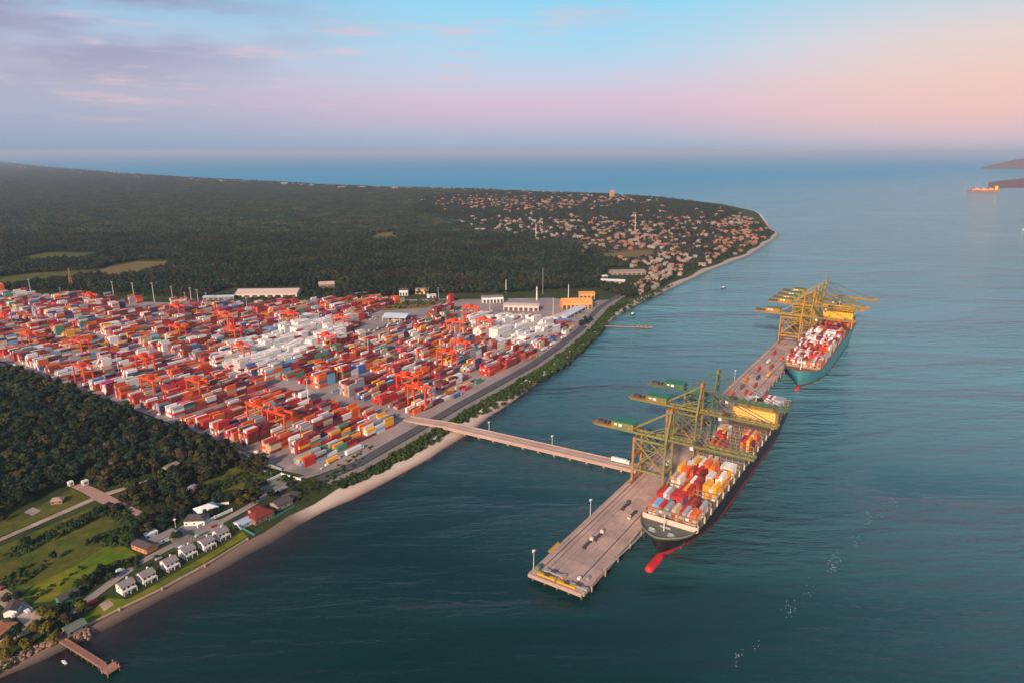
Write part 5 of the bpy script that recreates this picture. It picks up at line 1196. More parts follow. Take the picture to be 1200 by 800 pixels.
def simple_house(name, label, px, py, l, w, h, wallm, roofm, rz=RZ, kind='g', cat='house'):
    t = thing(name, label, cat, G(px, py, LAND + .08), rz)
    wl = MB().box(-l / 2, l / 2, -w / 2, w / 2, -.2, h)
    if kind == 'g': wl.add([(-l / 2, -w / 2, h), (-l / 2, w / 2, h), (-l / 2, 0, h + w * .22), (l / 2, -w / 2, h), (l / 2, w / 2, h), (l / 2, 0, h + w * .22)], [(0, 2, 1), (3, 4, 5)])
    w_ = wl.build('wall', wallm, t)
    if kind == 'g': MB().gable(-l / 2, l / 2, -w / 2, w / 2, h, h + w * .23, .6, .2).build('roof', roofm, t)
    elif kind == 'h': MB().hip(-l / 2, l / 2, -w / 2, w / 2, h + .01, h + w * .26, .7).build('roof', roofm, t)
    else: MB().box(-l / 2 - .2, l / 2 + .2, -w / 2 - .2, w / 2 + .2, h + .01, h + .45).build('roof', roofm, t)
    for x in np.linspace(-l / 2 + 1.6, l / 2 - 1.6, max(2, int(l / 4))): MB().box(x - .6, x + .6, -w / 2 - .06, -w / 2 + .02, 1.0, 2.3).build('window', M_GLASS, w_)
    MB().box(-l / 2 - .06, -l / 2 + .02, -.55, .55, 0, 2.1).build('door', M_ROOFD, w_)
    return t
simple_house('house', 'dark roofed house with an orange end wall beside the bright lawn', 170, 642, 16, 9, 3.6, M_ORWALL, M_ROOFD, RZ - 1.45)
simple_house('house', 'long low grey roofed complex behind the orange walled house', 192, 632, 18, 8, 3.4, M_WHITE, M_ROOFG, RZ, 'f')
simple_house('house', 'small white flat building next to the long grey complex', 176, 628, 9, 6, 3.2, M_WHITE, M_CANOPY, RZ, 'f')
simple_house('house', 'dark roofed house with white front under the white canopy', 231, 611, 15, 11, 3.8, M_WHITE, M_ROOFD, RZ - .9, 'h')
simple_house('house', 'big red tiled house facing the beach', 305, 607, 17, 12, 4.6, M_WALLS[1], M_ROOFR, RZ, 'h')
simple_house('house', 'small red tiled wing standing landward of the big red house', 299, 601, 8, 6, 3.4, M_ORWALL, M_ROOFR, RZ, 'g')
simple_house('house', 'pale blue roofed shed between the white row and the red house', 287, 614, 13, 8, 3.2, M_WHITE, mat('pale_blue_roof', (.40, .47, .56, 1), .6, .1, .3), RZ, 'g', 'shed')
simple_house('house', 'dark brown roofed house behind the turquoise fence', 330, 592, 14, 10, 3.8, M_WALLS[0], M_ROOFD, RZ, 'g')
simple_house('house', 'dark roofed bungalow next to the palms by the beach', 342, 583, 12, 8, 3.5, M_WALLS[1], M_ROOFD, RZ, 'h')
simple_house('house', 'pale grey pavilion at the edge of the worn court', 302, 578, 10, 6, 3.2, M_WALLS[1], M_ROOFG, RZ, 'f', 'pavilion')
simple_house('green_shed', 'turquoise walled shed with black roof beside the lawn', 80, 702, 11, 7, 3.4, M_TURQ, M_ROOFD, RZ, 'g', 'shed')
simple_house('house', 'grey green roofed hut next to the brown jetty', 88, 738, 10, 7.5, 3.0, M_ROOFG, mat('mossy_roof', (.13, .15, .12, 1), .9, .2, .4), RZ, 'g', 'hut')
simple_house('house', 'terracotta roofed house at the left edge by the village road', 2, 741, 12, 10, 3.4, M_WALLS[1], M_ROOFS[1], RZ + .4, 'h')
simple_house('house', 'round tan thatched hut in the plot lawn', 68, 588, 8, 7, 2.8, M_WALLS[1], mat('thatch', (.36, .24, .17, 1), .95, .2, .6), .3, 'h', 'hut')
simple_house('house', 'tan roofed cottage among trees behind the field', 224, 577, 11, 8, 3.2, M_WALLS[2], M_ROOFS[2], RZ + .5, 'g')
simple_house('house', 'red brown roofed cottage hidden in the copse', 222, 580, 8, 6, 3.2, M_WALLS[2], M_ROOFS[0], RZ - .4, 'g')
simple_house('house', 'small pale roofed cottage deep in the woodland', 200, 549, 12, 8, 3.4, M_WALLS[0], M_ROOFS[3], RZ + .2, 'g')
simple_house('gatehouse', 'white gate booth on the left side of the plaza road end', 83, 568, 3.6, 3.6, 3.2, M_WHITE, M_CANOPY, RZ, 'f', 'booth')
simple_house('gatehouse', 'white gate booth on the right side of the plaza road end', 100, 567, 4.4, 3.6, 3.2, M_WHITE, M_CANOPY, RZ, 'f', 'booth')
simple_house('house', 'dark roofed white house left of the village road', 16, 716, 10, 7, 3.4, M_WHITE, M_ROOFD, RZ + .9, 'g')
cp = thing('shade_canopy', 'white tensile canopy on posts behind the dark roofed house', 'canopy', G(242, 600, LAND + .1), RZ - .2)
mb = MB(); V = [(-8, -6, 4.2), (8, -6, 4.2), (8, 6, 4.2), (-8, 6, 4.2), (-2.5, 0, 7), (2.5, 0, 7)]; mb.add(V, [(0, 1, 5, 4), (1, 2, 5), (2, 3, 4, 5), (3, 0, 4), (0, 3, 2, 1)]); mb.build('canopy_cloth', M_CANOPY, cp)
for x in (-7.6, 7.6):
    for y in (-5.6, 5.6): MB().cyl((x, y, 0), (x, y, 4.25), .15).build('post', M_WHITE, cp)
def wall_line(name, label, px, h, th, m, cat='wall', posts=None):
    pts = [G(x, y, LAND) for x, y in px]; t = thing(name, label, cat, pts[0]); o0 = pts[0]
    for a, b in zip(pts, pts[1:]): MB().bar(a - o0 + Vector((0, 0, h / 2)), b - o0 + Vector((0, 0, h / 2)), th, h).build('panel', m, t)
    for p in pts:
        q = p - o0; MB().box(q.x - th * .9, q.x + th * .9, q.y - th * .9, q.y + th * .9, -.2, h + .2).build('post', m, t)
    return t
wall_line('garden_wall', 'white wall round the canopy house along the street', [(232, 618), (252, 607), (272, 598)], 2.2, .5, M_WHITE)
wall_line('garden_wall', 'pale wall behind the white canopy', [(228, 601), (247, 593), (268, 590)], 2.0, .4, M_WHITE)
wall_line('garden_wall', 'white wall round the worn court', [(292, 574), (330, 556), (352, 562)], 1.8, .8, M_WHITE)
wall_line('garden_wall', 'pale wall along the field below the yard', [(283, 541), (318, 556)], 1.6, .8, M_WALLS[0])
wall_line('garden_fence', 'turquoise fence along the beach by the dark brown house', [(316, 610), (330, 602), (344, 594)], 1.7, .3, M_TURQ, 'fence')
wall_line('garden_fence', 'turquoise fence in front of the pale blue shed', [(276, 615), (298, 627), (308, 620)], 1.7, .3, M_TURQ, 'fence')
wall_line('sea_wall', 'low tan sea wall along the lawn in front of the white houses', [(104, 732), (140, 714), (190, 690), (240, 663), (290, 632)], 1.1, .9, mat('tan_stone', (.42, .30, .21, 1), .9, .2, .4))
wall_line('yard_fence', 'grey mesh topped fence wall between yard and woodland', [(0, 430), (60, 447), (150, 483), (250, 520), (330, 551)], 2.4, .35, M_GREY, 'fence')
sg = thing('street_lamp', 'tall round white lamp above the sandy yard', 'lamp', G(206, 618, LAND)); MB().cyl((0, 0, 0), (0, 0, 7), .16).build('pole', M_WHITE, sg); MB().cyl((0, 0, 7), (0, 0, 7.5), 1.2, .9, 10).build('lamp_head', M_WHITE, sg)

# ------------------------------------------------------------------ jetties, rocks, dolphins
M_WOODJ = mat('jetty_timber', (.36, .17, .115, 1), .9, .25, .5, bump=.02, bscale=3)
ja, jb = G(70, 748, 2.4), G(129, 785, 2.4); ln_ = (jb - ja).length; ang = math.atan2((jb - ja).y, (jb - ja).x)
jt = thing('jetty', 'brown timber jetty with a square head reaching into the dark water', 'jetty', (ja.x, ja.y, 0), ang)
MB().box(-3, ln_ - 5, -1.7, 1.7, 2.1, 2.5).build('deck', M_WOODJ, jt); MB().box(ln_ - 4.99, ln_ + 2, -2.6, 4.6, 2.1, 2.55).build('jetty_head', M_WOODJ, jt)
for s in (-1, 1): rail_line('handrail', [(x, s * 1.6, 2.5) for x in np.arange(0, ln_ - 5, 4)], 1.1, M_WOODJ, jt)
x = 3
while x < ln_ + 2:
    for y in (-1.5, 1.5): MB().cyl((x, y, -2), (x, y, 2.1), .22, n=7).build('pile', M_PILE, jt)
    x += 5.5
for x, y in ((ln_ - 4.4, -2.2), (ln_ + 1.4, -2.2), (ln_ + 1.4, 4.2), (ln_ - 4.4, 4.2), (ln_ - 1.5, 4.2)): MB().cyl((x, y, -2), (x, y, 4.6), .3, n=7).build('mooring_post', M_WOODJ, jt)
dj = thing('derelict_jetty', 'old roofless jetty of dark posts off the beach beyond the yard', 'jetty', (*W(640, 262).xy, 0), math.atan2(*(G(752, 385) - G(697, 383)).yx))
MB().box(-26, 82, -1.6, 1.6, 3.0, 3.6).box(56, 82, 1.6, 9, 3.0, 3.6).build('deck', M_CONC, dj)
for k in range(12):
    for y in (-1.2, 1.2): MB().cyl((k * 6.6 + 1, y, -2), (k * 6.6 + 1, y, 6.2 + (k % 3) * .7), .5, n=6).build('pile', M_PILE, dj)
def rock_mesh(seed):
    bmx = bmesh.new(); bmesh.ops.create_icosphere(bmx, subdivisions=2, radius=1); r = random.Random(seed)
    for v in bmx.verts: v.co *= r.uniform(.72, 1.2); v.co.z *= .7
    me = bpy.data.meshes.new('rock'); bmx.to_mesh(me); bmx.free(); me.materials.append(mat('brown_rock', (.30, .17, .12, 1), .9, .35, .6)); return me
rk = []
for (xa, ya), (xb, yb) in zip([(-30, 800), (0, 780), (30, 764), (56, 752)], [(0, 780), (30, 764), (56, 752), (76, 744)]):
    for _ in range(95):
        t = rnd.random(); p = G(xa + (xb - xa) * t + rnd.uniform(-4, 5), ya + (yb - ya) * t + rnd.uniform(-2, 5.5), 1.6); rk.append((p.x, p.y, rnd.uniform(2.5, 3.3), rnd.uniform(.6, 1.5), rnd.uniform(0, 6), rnd.randrange(3)))
for _ in range(60): p = G(rnd.uniform(84, 106), rnd.uniform(738, 750), 1); rk.append((p.x, p.y, rnd.uniform(2.0, 2.8), rnd.uniform(.5, 1.1), rnd.uniform(0, 6), rnd.randrange(3)))
tag(scatter('rock_revetment', 'brown boulders heaped along the bank left of the jetty', 'rocks', rk, [rock_mesh(s) for s in (1, 2, 3)]))

# ------------------------------------------------------------------ buildings along the top of the yard
def big_shed(name, label, c0, c1, depth, h, wallm, roofm, openings=0, ridge=.12, cat='warehouse', legs=False):
    """Shed whose front foot line runs between two ground points; it reaches depth metres back from there."""
    a, b = G(*c0, LAND), G(*c1, LAND); l = (b - a).length; rz = math.atan2((b - a).y, (b - a).x)
    t = thing(name, label, cat, (a.x, a.y, LAND + .1), rz)
    if legs:
        for x in np.linspace(.6, l - .6, 5):
            for y in (.6, depth - .6): MB().cyl((x, y, 0), (x, y, h), .35, n=6).build('post', M_WHITE, t)
        w_ = MB().box(l * .3, l * .7, depth * .3, depth * .7, 0, h - 1).build('wall', wallm, t)
    else:
        mb = MB().box(0, l, 0, depth, -.3, h); mb.add([(0, 0, h), (0, depth, h), (0, depth / 2, h + depth * ridge), (l, 0, h), (l, depth, h), (l, depth / 2, h + depth * ridge)], [(0, 2, 1), (3, 4, 5)]); w_ = mb.build('wall', wallm, t)
    MB().gable(0, l, 0, depth, h, h + depth * ridge + .02, .8, .3).build('roof', roofm, t)
    for k in range(openings):
        x = l * (k + .5) / openings; ww = l / openings * .33; MB().box(x - ww, x + ww, -.12, .05, .1, h * .62).build('door', M_ROOFD, w_)
    return t
M_PINKR = mat('pink_metal_roof', (.62, .45, .38, 1), .6, .1, .05); M_PALEW = mat('pale_wall', (.66, .52, .45, 1), .8, .1, .1); M_BLUER = mat('blue_white_roof', (.55, .60, .66, 1), .6, .1, .05); M_GOLDW = mat('orange_facade', (.72, .33, .10, 1), .8, .12, .15)
big_shed('warehouse', 'long warehouse with pale pink roof at the forest edge', (276, 349), (348, 348), 46, 7, M_PALEW, M_PINKR, 8)
big_shed('warehouse', 'long low pale canopy running left from the pink roofed warehouse', (238, 352), (274, 351), 14, 6, M_GREY, M_BLUER, 6, .05, 'warehouse')
big_shed('open_shed', 'white roofed open shed standing in the truck apron', (448, 377), (475, 378), 36, 7, M_PALEW, M_BLUER, 0, .10, 'shed', True)
big_shed('workshop', 'cream workshop with dark bay doors behind the white reefers', (590, 364), (631, 365), 22, 9.5, M_PALEW, M_PALEW, 7, .03, 'workshop')
big_shed('office', 'orange gabled office building at the beach end of the yard', (659, 363), (694, 362), 26, 12, M_GOLDW, M_GOLDW, 7, .22, 'office')
big_shed('office', 'small orange annexe right behind the gabled office', (679, 351), (697, 351), 22, 11, M_GOLDW, M_GOLDW, 4, .08, 'office')
big_shed('warehouse', 'long pale blue roofed shed pointing along the road by the orange office', (664, 375), (690, 361), 18, 5, M_PALEW, M_BLUER, 6, .08)
big_shed('warehouse', 'low pink roofed store in front of the orange office', (654, 376), (670, 370), 16, 5, M_PALEW, M_PINKR, 3, .08)
big_shed('warehouse', 'red and blue striped store at the end of the yard', (651, 380), (668, 378), 12, 5, M_REDP, mat('blue_roof', (.10, .25, .5, 1), .6, .1, .1), 3, .08)
big_shed('office', 'grey white two storey block left of the cream workshop', (566, 356), (590, 355), 20, 11, M_WHITE, M_ROOFG, 6, .04, 'office')
big_shed('office', 'white two storey house at the forest edge', (468, 347), (478, 347), 14, 11, M_WHITE, M_ROOFD, 3, .2, 'house')
big_shed('office', 'cream yellow house at the forest edge', (487, 345), (502, 345), 16, 9, mat('yellow_plaster', (.72, .48, .20, 1), .8, .1, .1), M_ROOFS[3], 3, .12, 'house')
big_shed('hall', 'pale flat house between forest and scrub lot', (416, 349), (430, 348), 16, 6, M_WALLS[0], M_ROOFS[3], 3, .12, 'house')
big_shed('hall', 'tan thatch coloured pavilion in the trees behind the truck park', (374, 338), (392, 337), 22, 7, M_WALLS[1], mat('tan_roof', (.50, .34, .26, 1), .9, .15, .1), 2, .2, 'pavilion')
big_shed('hall', 'small white kiosk right of the cream yellow house', (503, 350), (511, 349), 10, 6, M_WHITE, M_BLUER, 2, .1, 'kiosk')
big_shed('warehouse', 'long grey roofed shed by the river bank, rear one of two', (718, 323), (757, 322), 34, 7, M_WALLS[0], M_ROOFS[3], 7, .08)
big_shed('warehouse', 'low pale roofed shed by the river bank, front one of two', (704, 332), (732, 333), 20, 6, M_WALLS[0], M_CANOPY, 5, .08)
big_shed('warehouse', 'pale building among trees left of the river sheds', (690, 328), (712, 326), 12, 5, M_WALLS[0], M_CANOPY, 4, .08)
big_shed('office', 'white block at the upper left edge of the yard', (18, 349), (36, 348), 16, 8, M_WHITE, M_CANOPY, 4, .06, 'office')
big_shed('office', 'low cream store at the far left edge of the yard', (-14, 350), (16, 348), 16, 6, M_WALLS[1], M_PINKR, 4, .08, 'store')
big_shed('warehouse', 'pale long shed along the parking strip', (308, 362), (350, 362), 12, 6, M_GREY, M_BLUER, 6, .05)
tb = thing('tower_block', 'orange tower block on the ocean front', 'tower block', G(717, 232, LAND), .2)
MB().box(-13, 13, -9, 9, 0, 40).box(-5, 5, -5, 5, 40, 45).build('wall', M_GOLDW, tb)
for z in range(3, 39, 4): MB().box(-12, 12, -9.25, -8.95, z, z + 1.6).build('window_band', M_GLASS, tb)
for q, (px, py, h, w_) in enumerate([(95, 205, 26, 16), (60, 201, 24, 20), (30, 198, 26, 22), (705, 233, 16, 24), (760, 237, 15, 20), (668, 231, 14, 22)]):
    bl = thing('apartment_block', f"pale apartment block on the ocean front, {ordw(q + 1)} from the left" if q < 3 else f"cream apartment block by the ocean at the town, {ordw(q - 2)} nearest the tower block", 'apartment block', G(px, py, LAND), .3)
    MB().box(-w_ / 2, w_ / 2, -8, 8, 0, h).build('wall', M_WALLS[q % 2], bl); MB().box(-w_ / 2 + 1, w_ / 2 - 1, -8.2, -7.9, h * .3, h * .38).box(-w_ / 2 + 1, w_ / 2 - 1, -8.2, -7.9, h * .6, h * .68).build('window_band', M_GLASS, bl)

# ------------------------------------------------------------------ masts and lamps
def make_mast(h=34, heads=True):
    t = thing('floodlight_mast', 'x', 'light mast'); MB().cyl((0, 0, 0), (0, 0, h), .62, .34, 8).build('pole', mat('galvanised', (.62, .60, .58, 1), .5, .1, .2), t)
    hd = MB().cyl((0, 0, h), (0, 0, h + .5), 1.5, 1.5, 10)
    for k in range(8): a = k * math.pi / 4; hd.box(1.7 * math.cos(a) - .45, 1.7 * math.cos(a) + .45, 1.7 * math.sin(a) - .45, 1.7 * math.sin(a) + .45, h - .5, h + .7)
    hd.build('lamp_head', M_GREY, t); return t
m0 = make_mast()
mast_px = [(37, 348, 1.0, 'far left one beside the white block'), (72, 350, .6, 'short one left of the upper gantry crane'), (134, 351, 1.0, 'first right of the upper gantry crane'), (158, 354, 1.05, 'second right of the upper gantry crane'), (181, 354, 1.05, 'third right of the upper gantry crane'), (203, 356, .95, 'fourth right of the upper gantry crane'), (218, 358, .7, 'short one left of a close pair'), (225, 358, .95, 'left one of the close pair'), (233, 359, .9, 'right one of the close pair'), (243, 361, .8, 'last before the pink roofed warehouse'), (265, 362, .6, 'in front of the low pale canopy'), (290, 366, .75, 'in front of the pink roofed warehouse'), (362, 478, 1.0, 'in the cross aisle among the front blocks'), (514, 352, .7, 'behind the open shed'), (574, 366, .75, 'left of the cream workshop'), (648, 372, .95, 'right of the cream workshop'), (432, 420, .8, 'in the middle of the yard'), (140, 440, .8, 'near the woodland at the left blocks'), (354, 520, .6, 'by the front corner stacks')]
for i, (px, py, s, w_) in enumerate(mast_px):
    lab = 'tall pale floodlight mast, ' + w_
    if i == 0: m0.location = G(px, py, LAND + .1); m0['label'] = lab; m0['group'] = 'floodlight masts of the yard'
    else: dup(m0, G(px, py, LAND + .1), 0, lab, 'floodlight masts of the yard', (s, s, s))
for px, py, h, r_, lab in ((629, 352, 26, 1.5, 'thick pale water tower column behind the cream workshop'), (636, 345, 52, .55, 'very tall thin grey mast in the forest behind the workshop'), (744, 272, 62, 1.0, 'thin white radio mast in the headland town'), (628, 278, 44, 1.0, 'thin white mast at the forest side of the town'), (593, 343, 26, .8, 'stout grey tank mast behind the grey white block'), (666, 349, 26, .8, 'grey lattice column behind the orange office')):
    t = thing('radio_mast', lab, 'mast', G(px, py, LAND)); MB().cyl((0, 0, 0), (0, 0, h), r_, r_ * .7, 8).build('pole', M_WHITE if r_ > .7 else M_GREY, t); MB().cyl((0, 0, h), (0, 0, h + 3), r_ * .4, .1, 6).build('antenna', M_REDP, t); MB().cyl((0, 0, h * .8), (0, 0, h * .8 + .8), r_ * 1.7, r_ * 1.7, 8).build('ring_platform', M_GREY, t)
pt = thing('pylon', 'brown lattice pylon in the forest behind the light masts', 'pylon', G(84, 338, LAND), .4)
for s in (-1, 1):
    for q in (-1, 1): MB().bar((s * 3.2, q * 3.2, 0), (s * .6, q * .6, 42), .5).build('leg', M_RUST, pt)
lt = MB()
for k in range(7):
    z0, z1 = k * 6, k * 6 + 6; w0, w1 = 3.2 - 2.6 * z0 / 42, 3.2 - 2.6 * z1 / 42
    for (a, b) in (((-1, -1), (1, -1)), ((1, -1), (1, 1)), ((1, 1), (-1, 1)), ((-1, 1), (-1, -1))): lt.bar((a[0] * w0, a[1] * w0, z0), (b[0] * w1, b[1] * w1, z1), .28).bar((b[0] * w0, b[1] * w0, z0), (a[0] * w1, a[1] * w1, z1), .28)
lt.build('lattice', M_RUST, pt)
def deck_lamp(p, lab, h=14):
    t = thing('lamp_post', lab, 'lamp post', p, RZ, 'lamp posts on pier and bridge'); MB().cyl((0, 0, 0), (0, 0, h), .22, .14, 7).build('pole', M_WHITE, t); MB().box(-.9, .9, -.9, .9, h, h + .5).box(-1.5, 1.5, -.35, .35, h - .6, h - .2).build('lamp_head', M_WHITE, t); MB().cyl((0, 0, 0), (0, 0, 1), .6, .6, 8).build('footing', M_CONC, t)
deck_lamp(W(5.5, -.5, PZ + .28), 'white lamp post at the corner of the pier end'); deck_lamp(W(88, -.5, PZ + .28), 'white lamp post halfway between the pier end and first crane')
deck_lamp(W(470, -.6, PZ + .28), 'white lamp post on the inner edge between the two ships'); deck_lamp(bpt(90, BW - .8, PZ), 'lamp post on bridge, nearer the beach', 10); deck_lamp(bpt(160, BW - .8, PZ), 'lamp post on bridge, nearer the pier', 10)

# ------------------------------------------------------------------ vehicles and gear
M_TYRE = M_BLACK
def truck(loc, rz, cabm, lab, group, load=None):
    t = thing('terminal_truck', lab, 'truck', loc, rz, group)
    MB().box(-7, 6.2, -.5, .5, .95, 1.25).box(-7, 4.0, -1.2, -.8, 1.2, 1.45).box(-7, 4.0, .8, 1.2, 1.2, 1.45).box(-6.8, -6.3, -1.2, 1.2, 1.2, 1.45).box(3.4, 3.9, -1.2, 1.2, 1.2, 1.45).box(-1.6, -1.2, -1.2, 1.2, 1.2, 1.42).build('chassis', M_RAIL, t)
    c = MB().box(5.0, 7.2, -1.2, 1.2, .6, 1.9).box(5.0, 6.8, -1.2, 1.2, 1.9, 3.2).build('cab', cabm, t); MB().box(6.81, 6.86, -1.05, 1.05, 2.0, 2.95).build('windscreen', M_GLASS, c)
    for x in (-6, -4.8, 4.2, 6.0):
        w_ = MB()
        for y in (-1.15, .75): w_.cyl((x, y, .5), (x, y + .4, .5), .5, n=10)
        w_.build('wheel', M_TYRE, t)
    return t
def deckp(a, b): return W(a, b, PZ + .06)
G1 = 'terminal trucks on the pier'
truck(deckp(52, -17), RZ, M_CREAM, 'empty terminal truck parked on the pier deck, lower of the parked pair', G1)
truck(deckp(65, -19), RZ, M_CREAM, 'empty terminal truck parked on the pier deck, upper of the parked pair', G1)
truck(deckp(107, -27), RZ + math.pi, M_CREAM, 'dark empty truck rolling alongside the bow of the black ship', G1)
truck(deckp(116, -17), RZ, M_RAIL, 'faint dark empty trailer truck short of the first crane', G1)
tk = [(420, -12, 'orange', 1), (436, -24, 'red', 0), (452, -15, 'dark red', 1), (466, -27, 'brown red', 0), (482, -12, 'orange', 1), (498, -22, 'dark blue', 0), (516, -30, 'yellow', 1), (534, -14, 'red', 0), (552, -25, 'brown red', 1), (572, -16, 'white', 0), (596, -28, 'orange', 1), (620, -13, 'red', 0), (206, -18, 'white', 1), (318, -15, 'red', 1), (352, -22, 'brown red', 0), (388, -14, 'dark red', 1)]
for i, (a, b, cn, c) in enumerate(tk):
    where = 'under the first crane' if a < 300 else 'behind the third crane' if a < 400 else 'on the pier between the two ships'
    truck(deckp(a, b), RZ, [M_CREAM, M_RAIL][c], f"{['cream', 'dark'][c]} cab truck {where} with {cn} load, {ordw(i + 1)} along" if a >= 400 else f"{['cream', 'dark'][c]} cab truck {where}, carrying a {cn} container", G1)
    put_container(W(a, b, PZ + 1.53) - Vector((D.x, D.y, 0)) * 1.4, RZ, cn, f"{cn} container on a truck {where}, {ordw(i + 1)} along", 'containers on trucks')
def spreader_beam(a, b, lab, m):
    t = thing('spreader_beam', lab, 'spreader beam', W(a, b, PZ + .06), RZ + math.pi / 2, 'spreaders laid out at the pier end')
    MB().box(-6.4, 6.4, -1.1, 1.1, .5, 1.7).build('main_beam', m, t)
    for x in (-6.1, 6.1): MB().box(x - .35, x + .35, -1.35, 1.35, 0, 2.0).build('end_beam', m, t)
    MB().box(-1.8, 1.8, -.8, .8, 1.71, 2.6).build('head_block', M_RAIL, t)
spreader_beam(2.6, -12.5, 'long yellow spreader beam at the pier end, inland one', M_YEL); spreader_beam(2.2, -27.5, 'long yellow spreader beam at the pier end, seaward one', M_YEL)
spreader_beam(8.4, -14.5, 'pale grey spreader beam lying behind the yellow ones', M_GREY)
spreader_beam(4.6, -35, 'grey spreader frame at the seaward corner of the pier end', M_GREY)
ob = thing('gangway', 'yellow gangway lying along the inner edge of the pier', 'gangway', W(36, 1.2, PZ - .1), RZ); MB().box(-7, 7, -.8, .8, 0, .3).build('walkway', M_YEL, ob); rail_line('handrail', [(x, .7, .3) for x in np.linspace(-7, 7, 6)], 1.1, M_YEL, ob)
cm = thing('capstan_winch', 'green winch machine at the inner corner of the pier end', 'winch', W(8, -3.2, PZ), RZ); MB().box(-2.6, 2.6, -1.6, 1.6, 0, .6).box(-2.2, .4, -1.4, 1.4, .6, 3).build('housing', mat('machine_green', (.12, .20, .10, 1), .7, .2, .3), cm); MB().cyl((1.6, -1.3, 1.6), (1.6, 1.3, 1.6), 1.1, n=12).build('drum', M_RAIL, cm)
for i, (a, b) in enumerate([(10, -22), (13, -31), (7.5, -21.5), (16, -36)]):
    t = thing('equipment_crate', f"small {['grey', 'pale', 'orange', 'grey'][i]} equipment crate on pier end, {['behind the yellow beams', 'towards the ship side', 'touching the grey beam', 'closest to the ship side edge'][i]}", 'crate', W(a, b, PZ), RZ); MB().box(-1.3, 1.3, -1, 1, .12, 1.7).build('crate_body', [M_GREY, M_WHITE, M_ORWALL, M_GREY][i], t); MB().box(-1.4, 1.4, -.9, -.6, 0, .12).box(-1.4, 1.4, .6, .9, 0, .12).build('skid', M_WOODJ, t)
wt = thing('box_lorry', 'long white box lorry driving on the bridge end by the first crane', 'lorry', bpt(BL - 19, 2.6, PZ + .03), math.atan2(-BT.y, -BT.x) + math.pi)
MB().box(-9, 5.5, -1.4, 1.4, 1.1, 4.4).build('box_body', M_WHITE, wt); c = MB().box(5.8, 8, -1.3, 1.3, .6, 3.6).build('cab', M_WHITE, wt); MB().box(8.01, 8.06, -1.1, 1.1, 2.1, 3.3).build('windscreen', M_GLASS, c)
for x in (-7.5, -6, 4, 6.8): MB().cyl((x, -1.3, .55), (x, 1.3, .55), .55, n=10).build('wheel', M_TYRE, wt)
bl2 = thing('box_lorry', 'long white box lorry parked at the front corner of the yard', 'lorry', W(78, 241.5, LAND + .1), RZ)
MB().box(-12, 7, -1.6, 1.6, 1.1, 5).build('box_body', M_WHITE, bl2); c = MB().box(7.3, 9.6, -1.3, 1.3, .6, 3.6).build('cab', M_WHITE, bl2); MB().box(9.61, 9.66, -1.1, 1.1, 2.1, 3.3).build('windscreen', M_GLASS, c)
for x in (-10, -8.5, 5, 8.4): MB().cyl((x, -1.3, .55), (x, 1.3, .55), .55, n=10).build('wheel', M_TYRE, bl2)
yt = [(52, 243, 'yellow', 'at the yard corner behind the white box lorry'), (470, 268, 'white', 'on the shore side lane, first before the reefers'), (500, 271, 'white', 'on the shore side lane, second before the reefers'), (430, 262, 'orange', 'on the shore side lane carrying orange'), (540, 276, 'white', 'on the shore side lane right by the reefers'), (250, 254, 'blue', 'on the shore side lane past the bridge'), (160, 272, 'grey', 'parked in the aisle by the bridge end')]
pk = random.Random(31)
for row, (xa, ya, xb, yb, n) in enumerate(((440, 386, 500, 368, 9), (436, 388, 468, 380, 6), (505, 366, 545, 358, 6))):
    for q in range(n):
        if pk.random() < .15: continue
        p = G(xa + (xb - xa) * q / n + pk.uniform(-1, 1), ya + (yb - ya) * q / n + pk.uniform(-1, 1), LAND + .12); ci = pk.choice([0, 1, 1])
        truck(p, RZ + pk.choice([0, math.pi]) + pk.uniform(-.05, .05), [M_CREAM, M_WHITE][ci], f"{['cream', 'white'][ci]} cab truck on the apron {['beside the open shed', 'in its front row', 'behind the open shed'][row]}, {ordw(q + 1)} from left", 'trucks in the yard')
for a, b, cn, lab in yt:
    truck(W(a, b, LAND + .1), RZ, M_WHITE, f"white cab truck {lab}", 'trucks in the yard'); put_container(W(a, b, LAND + 1.57) - Vector((D.x, D.y, 0)) * 1.4, RZ, cn, f"{cn} container on a truck {lab}", 'containers on trucks')
def car(loc, rz, m, lab, van=False):
    t = thing('parked_van' if van else 'parked_car', lab, 'van' if van else 'car', loc, rz); L2 = 2.6 if van else 2.2
    mb = MB(); prof = [(-L2, .45), (L2, .45), (L2, 1.0), (L2 * .55, 1.1), (L2 * .25, 2.2 if van else 1.55), (-L2 * .95 if van else -L2 * .6, 2.2 if van else 1.55), (-L2, 1.1)]; n = len(prof)
    mb.add([(x, -.92, z) for x, z in prof] + [(x, .92, z) for x, z in prof], [tuple(range(n)), tuple(range(2 * n - 1, n - 1, -1))] + [(i, n + i, n + (i + 1) % n, (i + 1) % n) for i in range(n)]); mb.build('body', m, t)
    MB().bar((L2 * .53 + .02, 0, 1.18), (L2 * .29 + .02, 0, 1.9 if van else 1.48), 1.6, .05).build('windscreen', M_GLASS, t)
    for x in (-L2 * .62, L2 * .62): MB().cyl((x, -.95, .36), (x, .95, .36), .36, n=10).build('wheel', M_TYRE, t)
M_CARW, M_CARS, M_CARR, M_CARK = mat('car_white', (.75, .74, .73, 1), .3, .03), mat('car_silver', (.45, .46, .48, 1), .3, .03), mat('car_red', (.45, .02, .03, 1), .3, .03), mat('car_black', (.03, .03, .035, 1), .3, .03)
def zr(px, py): return G(px, py, LAND + .2)
car(zr(141, 669), RZ, M_CARW, 'white van parked on the verge beside the bright lawn', True)
car(zr(32, 717), RZ + 1.6, M_CARW, 'white van parked beside the village road, upper one', True); car(zr(14, 722), RZ + 1.6, M_CARW, 'white van parked beside the village road, lower one', True)
